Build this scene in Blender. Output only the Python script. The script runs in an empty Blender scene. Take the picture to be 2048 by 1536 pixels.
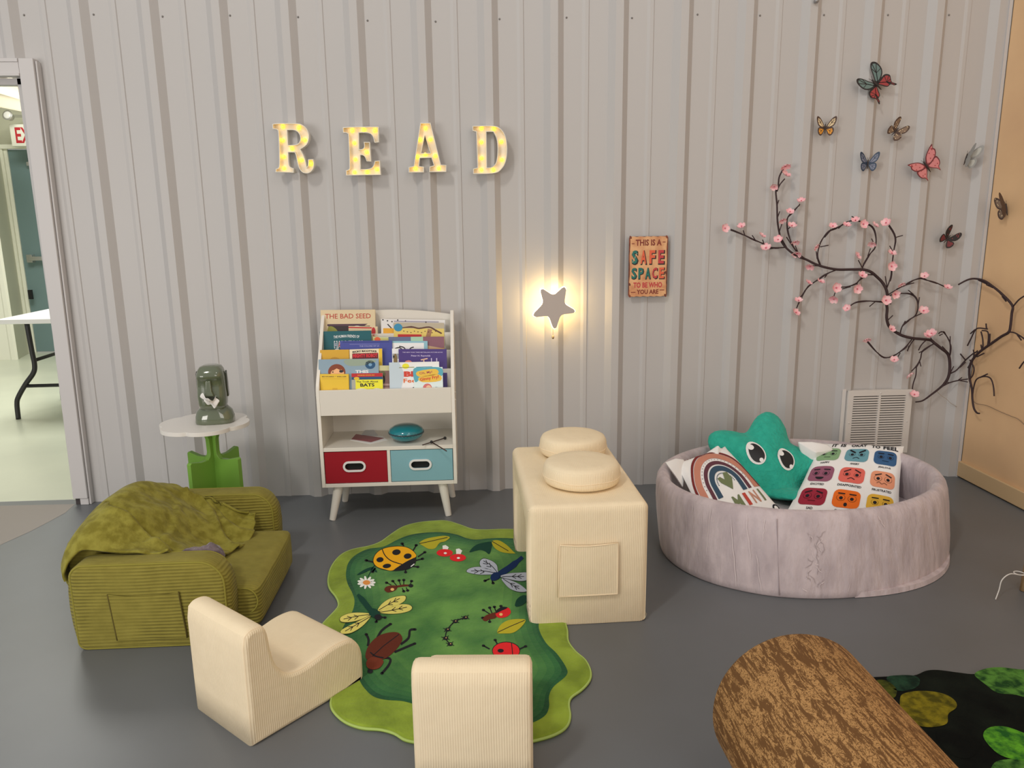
import bpy, bmesh, math, random
from mathutils import Vector, Matrix, noise
from mathutils.geometry import tessellate_polygon
random.seed(7)
S = bpy.context.scene
COL = S.collection

# ------------------------------------------------------------------ camera
F_PX = 1525.27
CAM = Vector((1.971, -3.7858, 1.365))
PITCH, ROLL, YAW = .2094, -.0133, .0542
fw = Vector((math.sin(YAW)*math.cos(PITCH), math.cos(YAW)*math.cos(PITCH), -math.sin(PITCH)))
rt = Vector((math.cos(YAW), -math.sin(YAW), 0)); up = rt.cross(fw)
AX = math.cos(ROLL)*rt + math.sin(ROLL)*up
AY = -math.sin(ROLL)*rt + math.cos(ROLL)*up
cd = bpy.data.cameras.new('camera'); cam = bpy.data.objects.new('camera', cd); COL.objects.link(cam)
cd.sensor_width = 36; cd.lens = F_PX/2048*36; cd.clip_start = .05; cd.clip_end = 60
cam.matrix_world = Matrix(((AX.x, AY.x, -fw.x, CAM.x), (AX.y, AY.y, -fw.y, CAM.y), (AX.z, AY.z, -fw.z, CAM.z), (0, 0, 0, 1)))
S.camera = cam

# ------------------------------------------------------------------ light
S.view_settings.view_transform = 'Standard'; S.view_settings.look = 'None'
S.view_settings.exposure = 0.12; S.view_settings.gamma = 1.0; S.view_settings.use_curve_mapping = False
w = bpy.data.worlds.new('world'); S.world = w; w.use_nodes = True
w.node_tree.nodes['Background'].inputs[0].default_value = (1.0, .975, .945, 1)
w.node_tree.nodes['Background'].inputs[1].default_value = .45

def area(name, loc, target, size, power, color, size_y=None, spread=None):
    l = bpy.data.lights.new(name, 'AREA'); l.energy = power; l.color = color; l.size = size
    if size_y: l.shape = 'RECTANGLE'; l.size_y = size_y
    if spread: l.spread = spread
    o = bpy.data.objects.new(name, l); COL.objects.link(o); o.location = loc
    o.rotation_euler = (Vector(target)-Vector(loc)).to_track_quat('-Z', 'Y').to_euler()
    return o
area('ceiling_lamp_light', (-.6, -5.0, 5.8), (1.8, -.4, .8), .5, 98, (1, .95, .86), 1.0)
area('side_fill_light', (-2.2, -5.8, 1.15), (1.9, -.3, .5), 2.6, 88, (1, .95, .89), 1.5)  # low fill added from the left rear; no window is known there
area('rear_fill_light', (3.9, -7.2, 2.6), (4.0, 0, 1.5), 2.6, 52, (1, .93, .85), 2.2)  # broad fill added behind the camera to brighten the right of the room
area('right_fill_light', (3.2, -3.4, 4.0), (4.0, 0, 1.8), .8, 10, (1, .93, .85), .6)  # weak overhead fill added to balance the right side, no fixture seen
area('hall_lamp_light', (-1.6, 2.7, 3.26), (-1.6, 2.7, 0), 1.7, 105, (1.0, 1.0, .93), 1.6)

# ------------------------------------------------------------------ helpers
def ray(u, v):
    return (u-1024)/F_PX*AX - (v-768)/F_PX*AY + fw
def at(u, v, axis, val):
    """the place on a plane (axis 0 x, 1 y, 2 z) that the photograph shows at u, v"""
    d = ray(u, v); t = (val-CAM[axis])/d[axis]; return CAM + t*d
def lin(c):
    c /= 255.0
    return c/12.92 if c <= .04045 else ((c+.055)/1.055)**2.4
ILL = .77
def D(r, g, b, k=1.0):
    return tuple(min(.92, lin(x)/ILL*k) for x in (r, g, b))

MATS = {}
def M(name, col=(.8, .8, .8), rough=.6, metal=0, emit=None, estr=0, bump=None, spec=.5, noise_col=None, sheen=0, coat=0, trans=0):
    """bump = (scale, strength, distance[, stretch]); noise_col = (colour, scale, lo, hi[, stretch])"""
    if name in MATS: return MATS[name]
    m = bpy.data.materials.new(name); m.use_nodes = True; MATS[name] = m
    nt = m.node_tree; p = nt.nodes['Principled BSDF']
    p.inputs['Base Color'].default_value = (*col, 1); p.inputs['Roughness'].default_value = rough
    p.inputs['Metallic'].default_value = metal; p.inputs['Specular IOR Level'].default_value = spec
    if sheen: p.inputs['Sheen Weight'].default_value = sheen; p.inputs['Sheen Roughness'].default_value = .4
    if coat: p.inputs['Coat Weight'].default_value = coat; p.inputs['Coat Roughness'].default_value = .05
    if trans: p.inputs['Transmission Weight'].default_value = trans
    if emit: p.inputs['Emission Color'].default_value = (*emit, 1); p.inputs['Emission Strength'].default_value = estr
    if bump or noise_col: tc = nt.nodes.new('ShaderNodeTexCoord')
    if noise_col:
        src = tc.outputs['Object']
        if len(noise_col) > 4:
            mp = nt.nodes.new('ShaderNodeMapping'); mp.inputs['Scale'].default_value = noise_col[4]; nt.links.new(src, mp.inputs[0]); src = mp.outputs[0]
        n = nt.nodes.new('ShaderNodeTexNoise'); n.inputs['Scale'].default_value = noise_col[1]; n.inputs['Detail'].default_value = 5
        r = nt.nodes.new('ShaderNodeValToRGB'); r.color_ramp.elements[0].position = noise_col[2]; r.color_ramp.elements[1].position = noise_col[3]
        r.color_ramp.elements[0].color = (*noise_col[0], 1); r.color_ramp.elements[1].color = (*col, 1)
        nt.links.new(src, n.inputs['Vector']); nt.links.new(n.outputs['Fac'], r.inputs[0]); nt.links.new(r.outputs[0], p.inputs['Base Color'])
    if bump:
        src = tc.outputs['Object']
        if len(bump) > 3:
            mp = nt.nodes.new('ShaderNodeMapping'); mp.inputs['Scale'].default_value = bump[3]; nt.links.new(src, mp.inputs[0]); src = mp.outputs[0]
        n = nt.nodes.new('ShaderNodeTexNoise'); n.inputs['Scale'].default_value = bump[0]; n.inputs['Detail'].default_value = 6
        b = nt.nodes.new('ShaderNodeBump'); b.inputs['Strength'].default_value = bump[1]; b.inputs['Distance'].default_value = bump[2]
        nt.links.new(src, n.inputs['Vector']); nt.links.new(n.outputs['Fac'], b.inputs['Height']); nt.links.new(b.outputs[0], p.inputs['Normal'])
    return m

def cord_mat(name, col, dark, pitch, side, depth=.0012, wr=(9, .006), mix=1.0, sheen=.2):
    """ribbed corduroy: side 'v' = upright ribs on upright faces, 'h' = level ribs on upright faces and ribs along x on top"""
    if name in MATS: return MATS[name]
    m = bpy.data.materials.new(name); m.use_nodes = True; MATS[name] = m
    nt = m.node_tree; N = nt.nodes; L = nt.links; p = N['Principled BSDF']
    p.inputs['Roughness'].default_value = .85; p.inputs['Specular IOR Level'].default_value = .2
    p.inputs['Sheen Weight'].default_value = sheen
    tc = N.new('ShaderNodeTexCoord'); sp = N.new('ShaderNodeSeparateXYZ'); sn = N.new('ShaderNodeSeparateXYZ')
    wn = N.new('ShaderNodeTexNoise'); wn.inputs['Scale'].default_value = 4; wn.inputs['Detail'].default_value = 2
    wm = N.new('ShaderNodeVectorMath'); wm.operation = 'SCALE'; wm.inputs['Scale'].default_value = pitch*1.3
    wa = N.new('ShaderNodeVectorMath'); wa.operation = 'ADD'
    L.new(tc.outputs['Object'], wn.inputs['Vector']); L.new(wn.outputs['Color'], wm.inputs[0]); L.new(wm.outputs[0], wa.inputs[0]); L.new(tc.outputs['Object'], wa.inputs[1])
    L.new(wa.outputs[0], sp.inputs[0]); L.new(tc.outputs['Normal'], sn.inputs[0])
    def math_(op, a, b=None, c=None):
        n = N.new('ShaderNodeMath'); n.operation = op
        for i, x in enumerate((a, b, c)):
            if x is None: continue
            if isinstance(x, (int, float)): n.inputs[i].default_value = x
            else: L.new(x, n.inputs[i])
        return n.outputs[0]
    def wave(out): return math_('SINE', math_('MULTIPLY', out, 2*math.pi/pitch))
    ax_, ay_, az_ = (math_('ABSOLUTE', sn.outputs[i]) for i in range(3))
    if side == 'v':
        usex = math_('GREATER_THAN', ay_, ax_)
        h = math_('ADD', math_('MULTIPLY', wave(sp.outputs[0]), usex), math_('MULTIPLY', wave(sp.outputs[1]), math_('SUBTRACT', 1.0, usex)))
        h = math_('MULTIPLY', h, math_('SUBTRACT', 1.0, math_('MULTIPLY', math_('GREATER_THAN', az_, .6), .75)))
    else:
        top = math_('GREATER_THAN', az_, .75)
        h = math_('ADD', math_('MULTIPLY', wave(sp.outputs[1]), math_('MULTIPLY', top, .55)), math_('MULTIPLY', wave(sp.outputs[2]), math_('SUBTRACT', 1.0, top)))
    if side == 'h':
        fn_ = N.new('ShaderNodeTexNoise'); fn_.inputs['Scale'].default_value = 4.5; fn_.inputs['Detail'].default_value = 3; L.new(tc.outputs['Object'], fn_.inputs['Vector'])
        mr_ = N.new('ShaderNodeMapRange'); mr_.inputs[1].default_value = .38; mr_.inputs[2].default_value = .62; mr_.inputs[3].default_value = .25; mr_.inputs[4].default_value = 1.0; L.new(fn_.outputs['Fac'], mr_.inputs[0])
        h = math_('MULTIPLY', h, mr_.outputs[0])
    n2 = N.new('ShaderNodeTexNoise'); n2.inputs['Scale'].default_value = wr[0]; n2.inputs['Detail'].default_value = 4
    L.new(tc.outputs['Object'], n2.inputs['Vector'])
    b1 = N.new('ShaderNodeBump'); b1.inputs['Distance'].default_value = wr[1]; b1.inputs['Strength'].default_value = .6; L.new(n2.outputs['Fac'], b1.inputs['Height'])
    b2 = N.new('ShaderNodeBump'); b2.inputs['Distance'].default_value = depth; b2.inputs['Strength'].default_value = .8; L.new(h, b2.inputs['Height']); L.new(b1.outputs[0], b2.inputs['Normal'])
    L.new(b2.outputs[0], p.inputs['Normal'])
    n3 = N.new('ShaderNodeTexNoise'); n3.inputs['Scale'].default_value = 22; n3.inputs['Detail'].default_value = 6; L.new(tc.outputs['Object'], n3.inputs['Vector'])
    f = math_('ADD', math_('MULTIPLY', h, .20*mix), math_('MULTIPLY_ADD', n3.outputs['Fac'], .9*mix, .5-.45*mix))
    mx = N.new('ShaderNodeMix'); mx.data_type = 'RGBA'; mx.inputs[6].default_value = (*dark, 1); mx.inputs[7].default_value = (*col, 1)
    L.new(f, mx.inputs[0]); L.new(mx.outputs[2], p.inputs['Base Color'])
    return m

class MB:
    """collects faces with material slots and links them as one mesh object"""
    def __init__(s, mat=None): s.v = []; s.f = []; s.mi = []; s.m = []; s.T = Matrix.Identity(4); s.cur = 0; s.sm = []; s.smooth = False
    def use(s, mat):
        if mat not in s.m: s.m.append(mat)
        s.cur = s.m.index(mat); return s
    def add(s, vs, fs):
        if not s.m: s.m.append(M('plain'))
        b = len(s.v); s.v += [s.T @ Vector(v) for v in vs]
        for f in fs: s.f.append([b+i for i in f]); s.mi.append(s.cur); s.sm.append(s.smooth)
    def box(s, x0, y0, z0, x1, y1, z1):
        s.add([(x0,y0,z0),(x1,y0,z0),(x1,y1,z0),(x0,y1,z0),(x0,y0,z1),(x1,y0,z1),(x1,y1,z1),(x0,y1,z1)],
              [(3,2,1,0),(4,5,6,7),(0,1,5,4),(1,2,6,5),(2,3,7,6),(3,0,4,7)])
    def prism(s, loops, d, frame=None):
        """loops (2D, first the outline then holes) extruded by d along the third axis; frame = f(x, y, w) -> 3D"""
        fr = frame or (lambda x, y, w: (x, y, w))
        flat = [p for l in loops for p in l]
        tris = tessellate_polygon([[Vector((p[0], p[1], 0)) for p in l] for l in loops])
        n = len(flat)
        vs = [fr(p[0], p[1], 0) for p in flat] + [fr(p[0], p[1], d) for p in flat]
        fs = [tuple(t) for t in tris] + [tuple(n+i for i in reversed(t)) for t in tris]
        k = 0
        for l in loops:
            m = len(l)
            for i in range(m): fs.append((k+i, k+(i+1) % m, n+k+(i+1) % m, n+k+i))
            k += m
        s.add(vs, fs)
    def tube(s, pts, r, n=8, caps=True, closed=False):
        pts = [Vector(p) for p in pts]; rs = r if isinstance(r, (list, tuple)) else [r]*len(pts)
        vs = []; fs = []; m = len(pts); prev = None
        for i, p in enumerate(pts):
            if closed: t = pts[(i+1) % m]-pts[i-1]
            else: t = pts[min(i+1, m-1)]-pts[max(i-1, 0)]
            t = t.normalized() if t.length > 1e-9 else Vector((0, 0, 1))
            if prev is None:
                a = t.orthogonal().normalized()
            else:
                a = prev - t*prev.dot(t); a = a.normalized() if a.length > 1e-6 else t.orthogonal().normalized()
            prev = a; b = t.cross(a)
            for k in range(n):
                q = 2*math.pi*k/n; vs.append(p+rs[i]*(math.cos(q)*a+math.sin(q)*b))
        for i in range(m if closed else m-1):
            j = (i+1) % m
            for k in range(n): fs.append((i*n+k, i*n+(k+1) % n, j*n+(k+1) % n, j*n+k))
        if caps and not closed: fs += [tuple(reversed(range(n))), tuple((m-1)*n+k for k in range(n))]
        s.add(vs, fs)
    def lathe(s, prof, c=(0, 0, 0), n=32, sx=1, sy=1, cap=True):
        vs = []; fs = []; c = Vector(c)
        for r, z in prof:
            for k in range(n):
                q = 2*math.pi*k/n; vs.append(c+Vector((r*sx*math.cos(q), r*sy*math.sin(q), z)))
        for i in range(len(prof)-1):
            for k in range(n): fs.append((i*n+k, i*n+(k+1) % n, (i+1)*n+(k+1) % n, (i+1)*n+k))
        if cap: fs += [tuple(reversed(range(n))), tuple((len(prof)-1)*n+k for k in range(n))]
        s.add(vs, fs)
    def ball(s, c, r, n=16, sz=1, sx=1, sy=1):
        m = max(4, n//2); prof = [(max(1e-4, r*math.sin(math.pi*i/m)), -r*sz*math.cos(math.pi*i/m)) for i in range(m+1)]
        s.lathe(prof, c, n, sx, sy)
    def grid(s, fn, nu, nv, closed_u=False):
        vs = [fn(i/nu, j/nv) for j in range(nv+1) for i in range(nu if closed_u else nu+1)]
        w_ = nu if closed_u else nu+1; fs = []
        for j in range(nv):
            for i in range(nu):
                a = j*w_+i; b = j*w_+(i+1) % w_; fs.append((a, b, b+w_, a+w_))
        s.add(vs, fs)
    def build(s, name, parent=None, mat=None, smooth=None, bevel=0, seg=2, sub=0, world=True, fixn=True):
        me = bpy.data.meshes.new(name)
        off = Vector((0, 0, 0))
        if parent is not None and world:
            r = parent
            while r is not None: off += r.location; r = r.parent
        R = None
        if parent is not None and world:
            r = parent
            while r.parent: r = r.parent
            if abs(r.rotation_euler.z) > 1e-6: R = Matrix.Rotation(-r.rotation_euler.z, 3, 'Z')
        vs = [v-off for v in s.v]
        if R: vs = [R @ v for v in vs]
        me.from_pydata([tuple(v) for v in vs], [], s.f)
        if mat is not None: me.materials.append(mat)
        else:
            for m_ in s.m: me.materials.append(m_)
            me.polygons.foreach_set('material_index', s.mi)
        if fixn:
            bm = bmesh.new(); bm.from_mesh(me); bmesh.ops.recalc_face_normals(bm, faces=bm.faces); bm.to_mesh(me); bm.free()
        if smooth is not None: me.polygons.foreach_set('use_smooth', [bool(smooth)]*len(me.polygons))
        else: me.polygons.foreach_set('use_smooth', s.sm)
        me.update()
        o = bpy.data.objects.new(name, me); COL.objects.link(o); o.parent = parent
        if bevel:
            b = o.modifiers.new('bevel', 'BEVEL'); b.width = bevel; b.segments = seg; b.limit_method = 'ANGLE'; b.angle_limit = math.radians(35)
            me.polygons.foreach_set('use_smooth', [True]*len(me.polygons)); b.harden_normals = True
        if sub:
            b = o.modifiers.new('sub', 'SUBSURF'); b.levels = sub; b.render_levels = sub
        return o

def thing(name, label, cat, loc=(0, 0, 0), rz=0, group=None):
    o = bpy.data.objects.new(name, None); COL.objects.link(o); o.location = loc; o.rotation_euler = (0, 0, rz)
    o.empty_display_size = .05; return tag(o, label, cat, group)
def tag(o, label, cat, group=None):
    o['label'] = label; o['category'] = cat
    if group: o['group'] = group
    return o
def struct(o, label=None):
    o['kind'] = 'structure'
    if label: o['label'] = label
    return o

def catmull(pts, n=6, closed=False):
    pts = [Vector(p) for p in pts]; out = []; m = len(pts)
    for i in range(m if closed else m-1):
        if closed: a, b, c, d = pts[i-1], pts[i], pts[(i+1) % m], pts[(i+2) % m]
        else: a, b, c, d = pts[max(i-1, 0)], pts[i], pts[i+1], pts[min(i+2, m-1)]
        for k in range(n):
            t = k/n
            out.append(.5*((2*b)+(c-a)*t+(2*a-5*b+4*c-d)*t*t+(3*b-a-3*c+d)*t**3))
    if not closed: out.append(pts[-1])
    return out

_txt = {}
def glyphs(text, bold=0.0):
    key = (text, bold)
    if key in _txt: return _txt[key]
    cu = bpy.data.curves.new('t', 'FONT'); cu.body = text; cu.size = 1; cu.offset = bold; cu.resolution_u = 2; cu.fill_mode = 'FRONT'
    ob = bpy.data.objects.new('t', cu); me = ob.to_mesh()
    me.calc_loop_triangles()
    vs = [(v.co.x, v.co.y) for v in me.vertices]; tr = [tuple(t.vertices) for t in me.loop_triangles]
    ob.to_mesh_clear(); bpy.data.objects.remove(ob); bpy.data.curves.remove(cu)
    if vs:
        x0 = min(v[0] for v in vs); x1 = max(v[0] for v in vs); y0 = min(v[1] for v in vs); y1 = max(v[1] for v in vs)
        vs = [((v[0]-x0)/max(x1-x0, 1e-6)-.5, (v[1]-y0)/max(y1-y0, 1e-6)-.5) for v in vs]
    _txt[key] = (vs, tr); return _txt[key]

class Art:
    """flat print laid on a surface: fn(u, v, k) gives the surface point raised by layer k"""
    def __init__(s, mb, fn, maxlen=None): s.mb = mb; s.fn = fn; s.k = 0; s.maxlen = maxlen
    def tris(s, pts, tris, mat, k=None):
        k = s.k if k is None else k
        out = []
        st = [[Vector((pts[i][0], pts[i][1])) for i in t] for t in tris]
        if s.maxlen:
            while st:
                t = st.pop(); L = [(t[(i+1) % 3]-t[i]).length for i in range(3)]; i = L.index(max(L))
                if L[i] > s.maxlen:
                    a, b, c = t[i], t[(i+1) % 3], t[(i+2) % 3]; m_ = (a+b)/2; st += [[a, m_, c], [m_, b, c]]
                else: out.append(t)
        else: out = st
        s.mb.use(mat); vs = []; fs = []
        for t in out:
            n = len(vs); vs += [s.fn(p.x, p.y, k) for p in t]; fs.append((n, n+1, n+2))
        s.mb.add(vs, fs)
    def poly(s, loop, mat, k=None, holes=()):
        ls = [[Vector((p[0], p[1], 0)) for p in l] for l in [loop, *holes]]
        s.tris([(p.x, p.y) for l in ls for p in l], tessellate_polygon(ls), mat, k)
    def blob(s, loop, mat, k=None, n=5): s.poly([(p.x, p.y) for p in catmull([(a, b, 0) for a, b in loop], n, True)], mat, k)
    def ell(s, cx, cy, rx, ry, mat, k=None, rot=0, n=24, a0=0, a1=360):
        c, d = math.cos(math.radians(rot)), math.sin(math.radians(rot)); full = a1-a0 >= 360
        P = []
        for i in range(n if full else n+1):
            q = math.radians(a0+(a1-a0)*i/n); x, y = rx*math.cos(q), ry*math.sin(q); P.append((cx+x*c-y*d, cy+x*d+y*c))
        s.poly(P, mat, k)
    def line(s, pts, wd, mat, k=None, smooth=0):
        P = [Vector((p[0], p[1])) for p in pts]
        if smooth: P = [Vector((p.x, p.y)) for p in catmull([(a, b, 0) for a, b in pts], smooth)]
        vs = []; m_ = len(P)
        for i, p in enumerate(P):
            t = P[min(i+1, m_-1)]-P[max(i-1, 0)]; t = t.normalized() if t.length > 0 else Vector((1, 0)); n = Vector((-t.y, t.x))
            w_ = wd[min(i, len(wd)-1)] if isinstance(wd, (list, tuple)) else wd
            vs += [p+n*w_/2, p-n*w_/2]
        tr = []
        for i in range(m_-1): tr += [(2*i, 2*i+1, 2*i+3), (2*i, 2*i+3, 2*i+2)]
        s.tris(vs, tr, mat, k)
    def rrect(s, x0, y0, x1, y1, r, mat, k=None, n=4):
        P = []
        for cx, cy, a in ((x1-r, y1-r, 0), (x0+r, y1-r, 90), (x0+r, y0+r, 180), (x1-r, y0+r, 270)):
            for i in range(n+1):
                q = math.radians(a+90*i/n); P.append((cx+r*math.cos(q), cy+r*math.sin(q)))
        s.poly(P, mat, k)
    def text(s, t, cx, cy, w_, h, mat, k=None, rot=0, bold=.02, flip=False, arc=0):
        vs, tr = glyphs(t, bold); c, d = math.cos(math.radians(rot)), math.sin(math.radians(rot)); sg = -1 if flip else 1
        s.tris([(cx+x*w_*c-(y*h*sg+arc*(1-4*x*x))*d, cy+x*w_*d+(y*h*sg+arc*(1-4*x*x))*c) for x, y in vs], tr, mat, k)

# ------------------------------------------------------------------ materials
wallm = M('wall_paint', (.525, .51, .505), .42, spec=.35, bump=(5, .25, .004))
white = M('white_paint', (.80, .78, .74), .45)
trimm = M('trim_paint', (.60, .58, .58), .45)
cream = cord_mat('cream_corduroy', (.92, .785, .565), (.83, .69, .475), .0062, 'v', .00045, (7, .010), .75, 0)
creamplain = M('cream_piping', (.90, .735, .51), .85, spec=.2)
sofam = cord_mat('olive_corduroy', D(138, 129, 60), D(104, 96, 38), .0118, 'h', .0014, (8, .014), .95, .05)
sofapipe = M('olive_piping', D(128, 121, 52), .85, spec=.2)
blanketm = M('olive_fleece', D(132, 126, 56), .95, spec=.1, bump=(30, .9, .008), noise_col=(D(110, 103, 40), 30, .38, .6), sheen=.1)
black = M('black', (.01, .01, .012), .6)

# ------------------------------------------------------------------ the room
P12 = .3048
RW = 4.567
def rib_profile(k0, k1):
    pts = []
    for k in range(k0, k1):
        x = k*P12
        pts += [(x, 0), (x+.086, 0), (x+.100, -.0045), (x+.1165, -.0045), (x+.120, 0), (x+.209, 0), (x+.240, -.030), (x+.2755, -.030)]
    pts.append((k1*P12, 0)); return pts
def ribbed(mb, prof, z0, z1, f):
    vs = []; n = len(prof)
    for z in (z0, z1): vs += [f(x, y, z) for x, y in prof]
    mb.add(vs, [(i, i+1, n+i+1, n+i) for i in range(n-1)])
HEAD = 2.07
b = MB(); b.use(wallm)
prof = [p for p in rib_profile(0, 15) if p[0] < 4.515] + [(RW, -.030)]
prof = [(-.05, 0)] + prof
ribbed(b, prof, -.002, 3.3, lambda x, y, z: (x, y, z))
ribbed(b, [(-1.9, 0)]+rib_profile(-6, 0)+[(-.05, 0)], HEAD, 3.3, lambda x, y, z: (x, y, z))
ribbed(b, rib_profile(-10, -6)+[(-1.9, 0)], 0, 3.3, lambda x, y, z: (x, y, z))
struct(b.build('wall_back', fixn=False), 'white painted ribbed metal wall')
scr = M('screw_head', (.25, .24, .23), .5, .5)
b = MB(); b.use(scr)
for k in range(0, 15): b.ball(tuple(at(*[(48,30),(187,29),(325,33),(460,31),(596,34),(735,41),(871,43),(999,38),(1133,35),(1264,36),(1395,29),(1520,31),(1648,30),(1776,30),(1898,30)][k], 1, -.001)), .0045, 8)
struct(b.build('trim_7', smooth=True), 'row of screw heads near the top of the ribbed wall')
b = MB(); b.use(M('beige_paint', D(176, 147, 112, 1.55), .5, bump=(3, .15, .004), noise_col=(D(166, 136, 104, 1.55), 2.5, .3, .7)))
b.box(RW, -6, 0, RW+.1, 3, 3.3); struct(b.build('wall_right'), 'tan painted wall')
bb = M('beige_skirting', D(170, 146, 112, 1.3), .45)
b = MB(); b.use(bb); b.box(RW-.016, -6, .006, RW, -.034, .088); struct(b.build('baseboard_right', bevel=.004), 'tan baseboard')
b = MB(); b.use(trimm); b.box(RW-.018, -.037, 0, RW-.0005, -.0305, 3.3)
b.use(M('seam', (.12, .10, .08), .8)); b.box(RW-.0022, -.0395, .09, RW-.0002, -.037, 3.3); struct(b.build('trim_1'), 'white corner strip')
# floor
flm = M('floor_paint', D(96, 99, 103, .95), .40, spec=.45, bump=(2.2, .12, .01), noise_col=(D(90, 92, 94, .95), 1.3, .35, .65))
b = MB(); b.use(flm); b.add([(-4, -7, 0), (7, -7, 0), (7, .045, 0), (-4, .045, 0)], [(0, 1, 2, 3)]); struct(b.build('floor'), 'grey painted concrete floor')
b = MB(); b.use(M('hall_floor_paint', D(186, 190, 172), .3, spec=.5, noise_col=(D(172, 176, 160), 1.5, .3, .7)))
b.add([(-6, .045, .0005), (3, .045, .0005), (3, 6, .0005), (-6, 6, .0005)], [(0, 1, 2, 3)]); struct(b.build('floor_hall'), 'pale green-white painted floor beyond the doorway')
bw = M('brown_floor', D(112, 103, 98), .45)
b = MB(); a = Art(b, lambda u, v, k: at(u, v, 2, .0006))
a.poly([(150, 1008), (130, 1026), (95, 1045), (60, 1063), (0, 1090)] + [(-500, 1330), (-900, 1030)] + [(-60, 1013)], bw)
struct(b.build('floor_patch', fixn=False), 'brown strip of floor in front of the doorway')
# doorway
b = MB(); b.use(trimm)
J = [at(145, 992, 1, -.046), at(175, 997, 1, -.046), at(65, 116, 1, -.046), at(35, 116, 1, -.046)]
b.prism([[(J[0].x, .035), (J[1].x, .035), (J[2].x, J[2].z), (J[3].x, J[2].z)]], .0455, lambda x, z, w_: (x, -.046+w_, z))
b.prism([[(J[0].x+.002, 0), (J[0].x+.03, 0), (J[3].x+.03, J[2].z-.03), (J[3].x+.002, J[2].z-.03)]], .0455, lambda x, z, w_: (x, -.0005+w_, z))
b.box(J[0].x+.03, -.040, 0, J[1].x, -.001, .034)
b.prism([[(J[1].x+.001, 0), (J[1].x+.010, 0), (J[2].x+.010, J[2].z-.01), (J[2].x+.001, J[2].z-.01)]], .0335, lambda x, z, w_: (x, -.034+w_, z))
struct(b.build('trim_2', bevel=.003), 'white doorway trim')
b = MB(); b.use(trimm); hx = J[3].x-.0008; hz = J[2].z; b.box(-2.0, -.046, hz-.075, hx, -.0005, hz); b.box(-2.0, -.050, hz-.016, hx, -.046, hz); b.box(-2.0, -.0505, hz-.075, hx, -.046, hz-.063); b.box(-2, 0, hz-.105, hx, .045, hz-.076)
struct(b.build('trim_3', bevel=.003), 'white head trim over the doorway')
b = MB(); b.use(M('sill_dark', (.06, .05, .05), .8)); b.box(J[0].x+.004, -.03, 0, J[0].x+.029, 0, .033); struct(b.build('trim_4'))
# the hall beyond
hallw = M('hall_wall_paint', D(232, 228, 205), .5)
b = MB(); b.use(hallw)
pr2 = []
x = -6.0
while x < -2.90: pr2 += [(x, 4.5), (x+.08, 4.5), (x+.10, 4.485), (x+.14, 4.485), (x+.16, 4.5)]; x += .2
pr2.append((-2.84, 4.5)); ribbed(b, pr2, 0, 3.4, lambda x, y, z: (x, y, z))
struct(b.build('wall_hall_left', fixn=False), 'white ribbed wall beyond the doorway')
b = MB(); b.use(M('return_paint', D(176, 176, 158), .5)); b.add([(-2.84, 4.5, 0), (-2.97, 4.97, 0), (-2.97, 4.97, 3.4), (-2.84, 4.5, 3.4)], [(0, 1, 2, 3)])
b.add([(-2.97, 4.97, 2.2), (2.5, 4.97, 2.2), (2.5, 4.97, 3.4), (-2.97, 4.97, 3.4)], [(0, 1, 2, 3)]); b.add([(-1.85, 4.97, 0), (2.5, 4.97, 0), (2.5, 4.97, 2.3), (-1.85, 4.97, 2.3)], [(0, 1, 2, 3)])
struct(b.build('wall_hall', fixn=False), 'pale wall around the far door')
b = MB(); b.use(hallw)
b.box(-2.98, 4.91, 0, -2.93, 4.97, 2.22); b.box(-2.925, 4.93, 0, -2.89, 4.965, 2.2); b.box(-2.98, 4.90, 2.19, -1.8, 4.965, 2.235); b.box(-3.6, 4.40, 2.145, -2.845, 4.48, 2.19); b.box(-1.98, 4.93, 0, -1.88, 4.965, 2.19)
struct(b.build('trim_5', bevel=.004), 'white frame around the far door')
dr = thing('door_1', 'blue-grey steel door beyond the doorway', 'door', (-2.42, 4.95, 0)); del dr['category']; dr['kind'] = 'structure'
b = MB(); b.use(M('door_blue', D(108, 130, 132), .4)); b.box(-2.888, 4.945, .012, -1.98, 4.968, 2.185); b.build('door_leaf', dr, bevel=.003)
b = MB(); b.use(M('steel', (.6, .6, .58), .3, .8)); b.box(-2.80, 4.875, 1.02, -2.1, 4.90, 1.065); b.box(-2.82, 4.88, 1.0, -2.76, 4.945, 1.085); b.box(-2.14, 4.88, 1.0, -2.08, 4.945, 1.085); b.build('push_bar', dr, bevel=.005)
b = MB(); b.use(M('steel')); p = at(56, 328, 1, 4.93); b.box(p.x, 4.90, p.z-.02, p.x+.2, 4.944, p.z+.02); b.build('door_closer', dr)
b = MB(); b.use(black); p = at(61, 589, 1, 4.88); b.box(p.x-.02, 4.87, p.z-.05, p.x+.02, 4.895, p.z+.05); struct(b.build('trim_6'), 'dark strike box on the far door frame')
beam = M('beam_paint', D(178, 170, 150), .6)
for (u0, v0, u1, v1, y) in ((0, 187, 44, 200, 3.4), (0, 215, 46, 224, 3.9)):
    A0, A1 = at(u0, v0, 1, y), at(u1, v1, 1, y); dd = A1-A0; A0 = A0-dd*9; A1 = A1+dd*4; X_ = (A1-A0).normalized()
    b = MB(); b.use(beam)
    for h0, h1, w0 in ((0, .012, .05), (.012, .15, .008), (.15, .162, .05)):
        P8 = [A+Vector((0, sy_, h)) for h in (h0, h1) for A, sy_ in ((A0, -w0), (A1, -w0), (A1, w0), (A0, w0))]
        b.add([tuple(p) for p in P8], [(3,2,1,0),(4,5,6,7),(0,1,5,4),(1,2,6,5),(2,3,7,6),(3,0,4,7)])
    struct(b.build('ceiling_beam'), 'grey ceiling beam beyond the doorway')
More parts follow.
